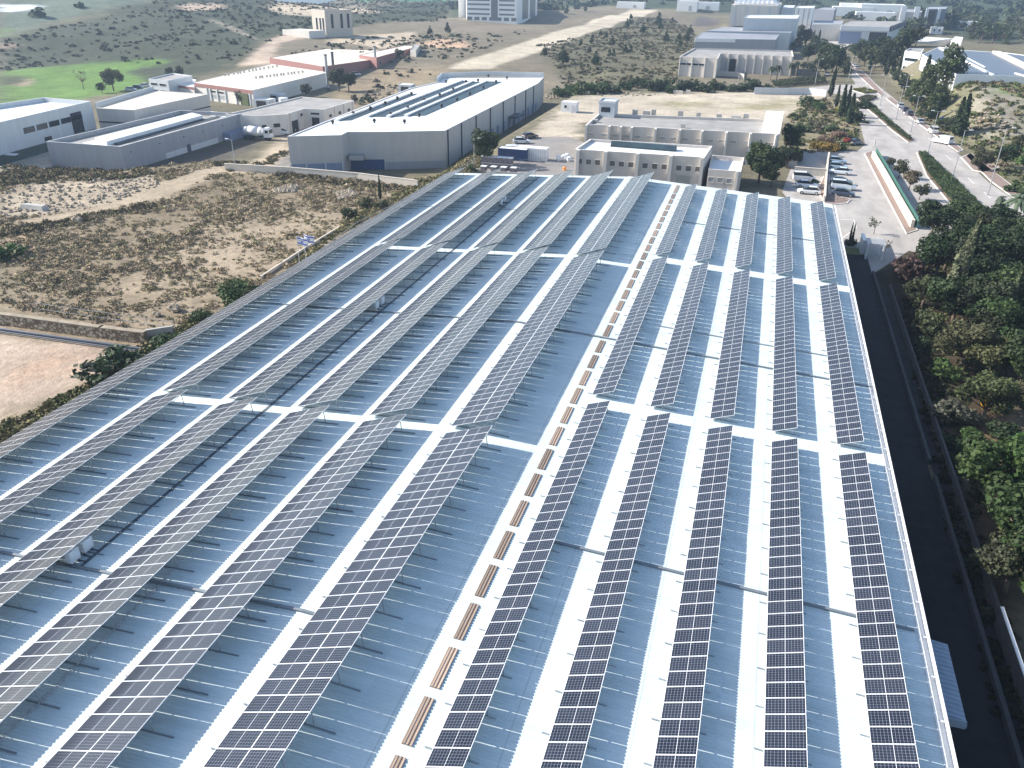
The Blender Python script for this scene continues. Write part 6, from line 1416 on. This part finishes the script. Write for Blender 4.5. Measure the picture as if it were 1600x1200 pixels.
def truck(px, rz, label):
    x, y, z = hit(*px); t = thing('truck', label, 'truck', (x, y, z), 'trucks beside the workshop', rz)
    mb = MB(); mb.box(-4, 4, -.5, .5, .7, .95); inst('chassis', mesh_of('chassis', mb, M['dark_metal']), t)
    mb = MB(); mb.hexa([(2.2, -1.15, .8), (4.1, -1.15, .8), (4.1, 1.15, .8), (2.2, 1.15, .8)], [(2.2, -1.1, 2.9), (3.7, -1.1, 2.9), (3.7, 1.1, 2.9), (2.2, 1.1, 2.9)]); mb.box(2.3, 3.4, -.9, .9, 2.9, 3.15); cb = inst('cab', mesh_of('cab', mb, M['white_paint']), t)
    mb = MB(); mb.box(2.7, 3.5, -1.17, 1.17, 1.9, 2.6); mb.hexa([(3.88, -1, 1.8), (3.96, -1, 1.8), (3.96, 1, 1.8), (3.88, 1, 1.8)], [(3.74, -.95, 2.7), (3.82, -.95, 2.7), (3.82, .95, 2.7), (3.74, .95, 2.7)]); inst('window', mesh_of('window', mb, M['dark_glass']), cb)
    mb = MB(); mb.tube((-3.6, 0, 2.4), (-2.2, 0, 2.25), .7, 1.2, 14); mb.tube((-2.2, 0, 2.25), (.6, 0, 2.05), 1.2, 1.25, 14); mb.tube((.6, 0, 2.05), (1.9, 0, 1.9), 1.25, .8, 14); inst('drum', mesh_of('drum', mb, M['white_paint'], smooth=True), t)
    w = MB(); w.tube((0, -.16, 0), (0, .16, 0), .5, .5, 16); wm = mesh_of('wheel', w, M['rubber'])
    for wx in (-2.9, -1.7, 3.0):
        for sy in (-.95, .95): inst('wheel', wm, t, (wx, sy, .5))
truck((403, 218), .15, 'white mixer truck beside the low grey building, nearer one'); truck((412, 205), .15, 'white mixer truck behind the first by the workshop')

# ------------------------------------------------------------------ yard goods
def pallet(x, y, z, label, h=1.25):
    t = thing('pallet_stack', label, 'pallet', (x, y, z), 'wrapped pallets in the storage yard')
    mb = MB()
    for dy in (-.5, 0, .5): mb.box(x - .6, x + .6, y + dy - .08, y + dy + .08, z, z + .1)
    mb.box(x - .6, x + .6, y - .6, y + .6, z + .1, z + .15); obj('pallet', mb, M['bark'], t)
    mb = MB()
    for i in range(3):
        for k in range(2): mb.box(x - .56 + i * .38, x - .56 + i * .38 + .35, y - .55 + k * .57, y - .55 + k * .57 + .53, z + .15, z + h - .1)
    obj('goods', mb, M['pallet_goods'], t)
    mb = MB(); mb.box(x - .62, x + .62, y - .62, y + .62, z + h - .1, z + h); obj('cover', mb, M['plastic_white'], t)
for k in range(6):
    x, y = G(757 + k * 8, 262 + k * .6)
    lab = 'white-topped pallet of goods in the back pallet row of the yard'
    pallet(x, y, 0, lab); pallet(x, y, 1.25, 'white-topped pallet stacked on the back pallet row')
for k in range(4):
    x, y = G(756 + k * 15.5, 268.5 + k * .8); pallet(x, y, 0, 'white-topped pallet of goods in the front pallet row of the yard')
for k, (p, s) in enumerate((((873, 251), .85), ((881, 250), .9), ((889, 252), .8), ((886, 247), .8))):
    x, y = G(*p); mb = MB()
    for i in range(6):
        zz = (0, .35, .8, 1.15, 1.3, 1.34)[i] * s; r = (.55, .68, .7, .6, .35, .0)[i] * s
        for j in range(10): a = j * .6283; q = r * (1 + .09 * math.sin(3 * a + k)); mb.v.append((x + q * math.cos(a), y + q * math.sin(a), zz))
    for i in range(5):
        for j in range(10): mb.f.append((i * 10 + j, i * 10 + (j + 1) % 10, i * 10 + 10 + (j + 1) % 10, i * 10 + 10 + j)); mb.m.append(0)
    tag(obj('bulk_bag', mb, M['plastic_white'], off=(x, y, 0)), 'white bulk bag in the cluster left of the front beige block', 'bag', 'white bulk bags')
def tank(px, r, h, label, mat='plastic_white'):
    x, y, z = hit(*px); t = thing('water_tank', label, 'tank', (x, y, z)); mb = MB(); mb.tube((x, y, z), (x, y, z + h), r, r, 16); mb.tube((x, y, z + h), (x, y, z + h + .25), r, r * .4, 16); obj('shell', mb, M[mat], t)
    mb = MB(); mb.tube((x, y, z + h + .25), (x, y, z + h + .35), r * .3, r * .3, 10); obj('lid', mb, M['dark_metal'], t)
tank((444, 166), 1.5, 2.6, 'round white water tank beside the cream-roofed factory'); tank((177, 566), .7, .9, 'white tank behind the dark bush by the dirt lot, left one', 'concrete'); tank((192, 563), .7, .9, 'white tank behind the dark bush by the dirt lot, right one', 'concrete')
x, y = G(136, 577); t = thing('wrecked_car', 'white scrap vehicle shell at the edge of the dirt lot', 'scrap', (x, y, 0))
mb = MB(); loft([(-.9, .5, .25, .6, .9), (-.5, .62, .15, .95, .8), (.5, .62, .15, .9, .8), (1.1, .5, .2, .55, .9)], mb); mb.v = [(a * .7 + x, b * .7 + y, c * .7) for a, b, c in mb.v]; obj('shell', mb, M['concrete'], t)
mb = MB(); mb.box(x - .55, x + .6, y - .4, y - .28, 0, .16); mb.box(x - .28, x + .28, y - .2, y + .2, .6, .72); obj('underside', mb, M['dark_void'], t)
x, y = G(52, 327); mb = MB(); mb.hexa([(x - 2, y - .8, 0), (x + 2.6, y - .6, 0), (x + 2.6, y + .8, 0), (x - 2, y + .8, 0)], [(x - 1.8, y - .6, .9), (x + 2.4, y - .4, .8), (x + 2.2, y + .7, .85), (x - 1.6, y + .6, .8)]); tag(obj('concrete_slab', mb, M['concrete'], off=(x, y, 0)), 'pale broken slab lying beside the rubble in the scrub field', 'slab')
tank((882, 266), .36, .6, 'orange drum beside the front beige block corner', 'orange')
for (p, sx, sy, h, lab) in (((428, 158), 8, 4, 2.6, 'white awning-roofed shed behind the workshop, right one'), ((414, 166), 6, 4, 2.4, 'white awning-roofed shed behind the workshop, left one'), ((636, 146), 5, 4, 3.2, 'small flat-roofed hut behind the glazed warehouse roof')):
    x, y, z = hit(*p); B = Bld('small_shed', lab, None, h, M['white_wall'], M['white_roof'], .05, .1, cat='shed', dz=z, world=[(x - sx / 2, y - sy / 2), (x + sx / 2, y - sy / 2), (x + sx / 2, y + sy / 2), (x - sx / 2, y + sy / 2)], zb=-.3)
    B.slab('opening', 0, .2, .8, 0, h * .8, M['dark_void'], .01, .05)
boxm = 0
for k, p in enumerate(((1055, 146), (1063, 147), (1075, 146), (918, 147))):
    x, y = G(*p); mb = MB(); mb.hexa([(x - .9, y - .5, 0), (x + .9, y - .4, 0), (x + .8, y + .6, 0), (x - .8, y + .5, 0)], [(x - .7, y - .4, 1.1), (x + .8, y - .3, 1.0), (x + .6, y + .4, 1.05), (x - .7, y + .4, 1.1)])
    tag(obj('stone_block', mb, M['pale_wall'], off=(x, y, 0)), 'pale stone block along the back edge of the sandy lot', 'stone block', 'stone blocks behind the sandy lot')

# ------------------------------------------------------------------ air
mb = MB(); mb.box(-4400, 3400, -600, 5400, -100, 64)
m = bpy.data.materials.new('haze'); m.use_nodes = True
m.node_tree.nodes.remove(m.node_tree.nodes['Principled BSDF'])
v = m.node_tree.nodes.new('ShaderNodeVolumePrincipled'); v.inputs['Density'].default_value = .00024; v.inputs['Color'].default_value = (.52, .68, .90, 1); v.inputs['Anisotropy'].default_value = .2
m.node_tree.links.new(v.outputs[0], m.node_tree.nodes['Material Output'].inputs['Volume'])
hz = obj('haze', mb, m); struct(hz, 'stuff')
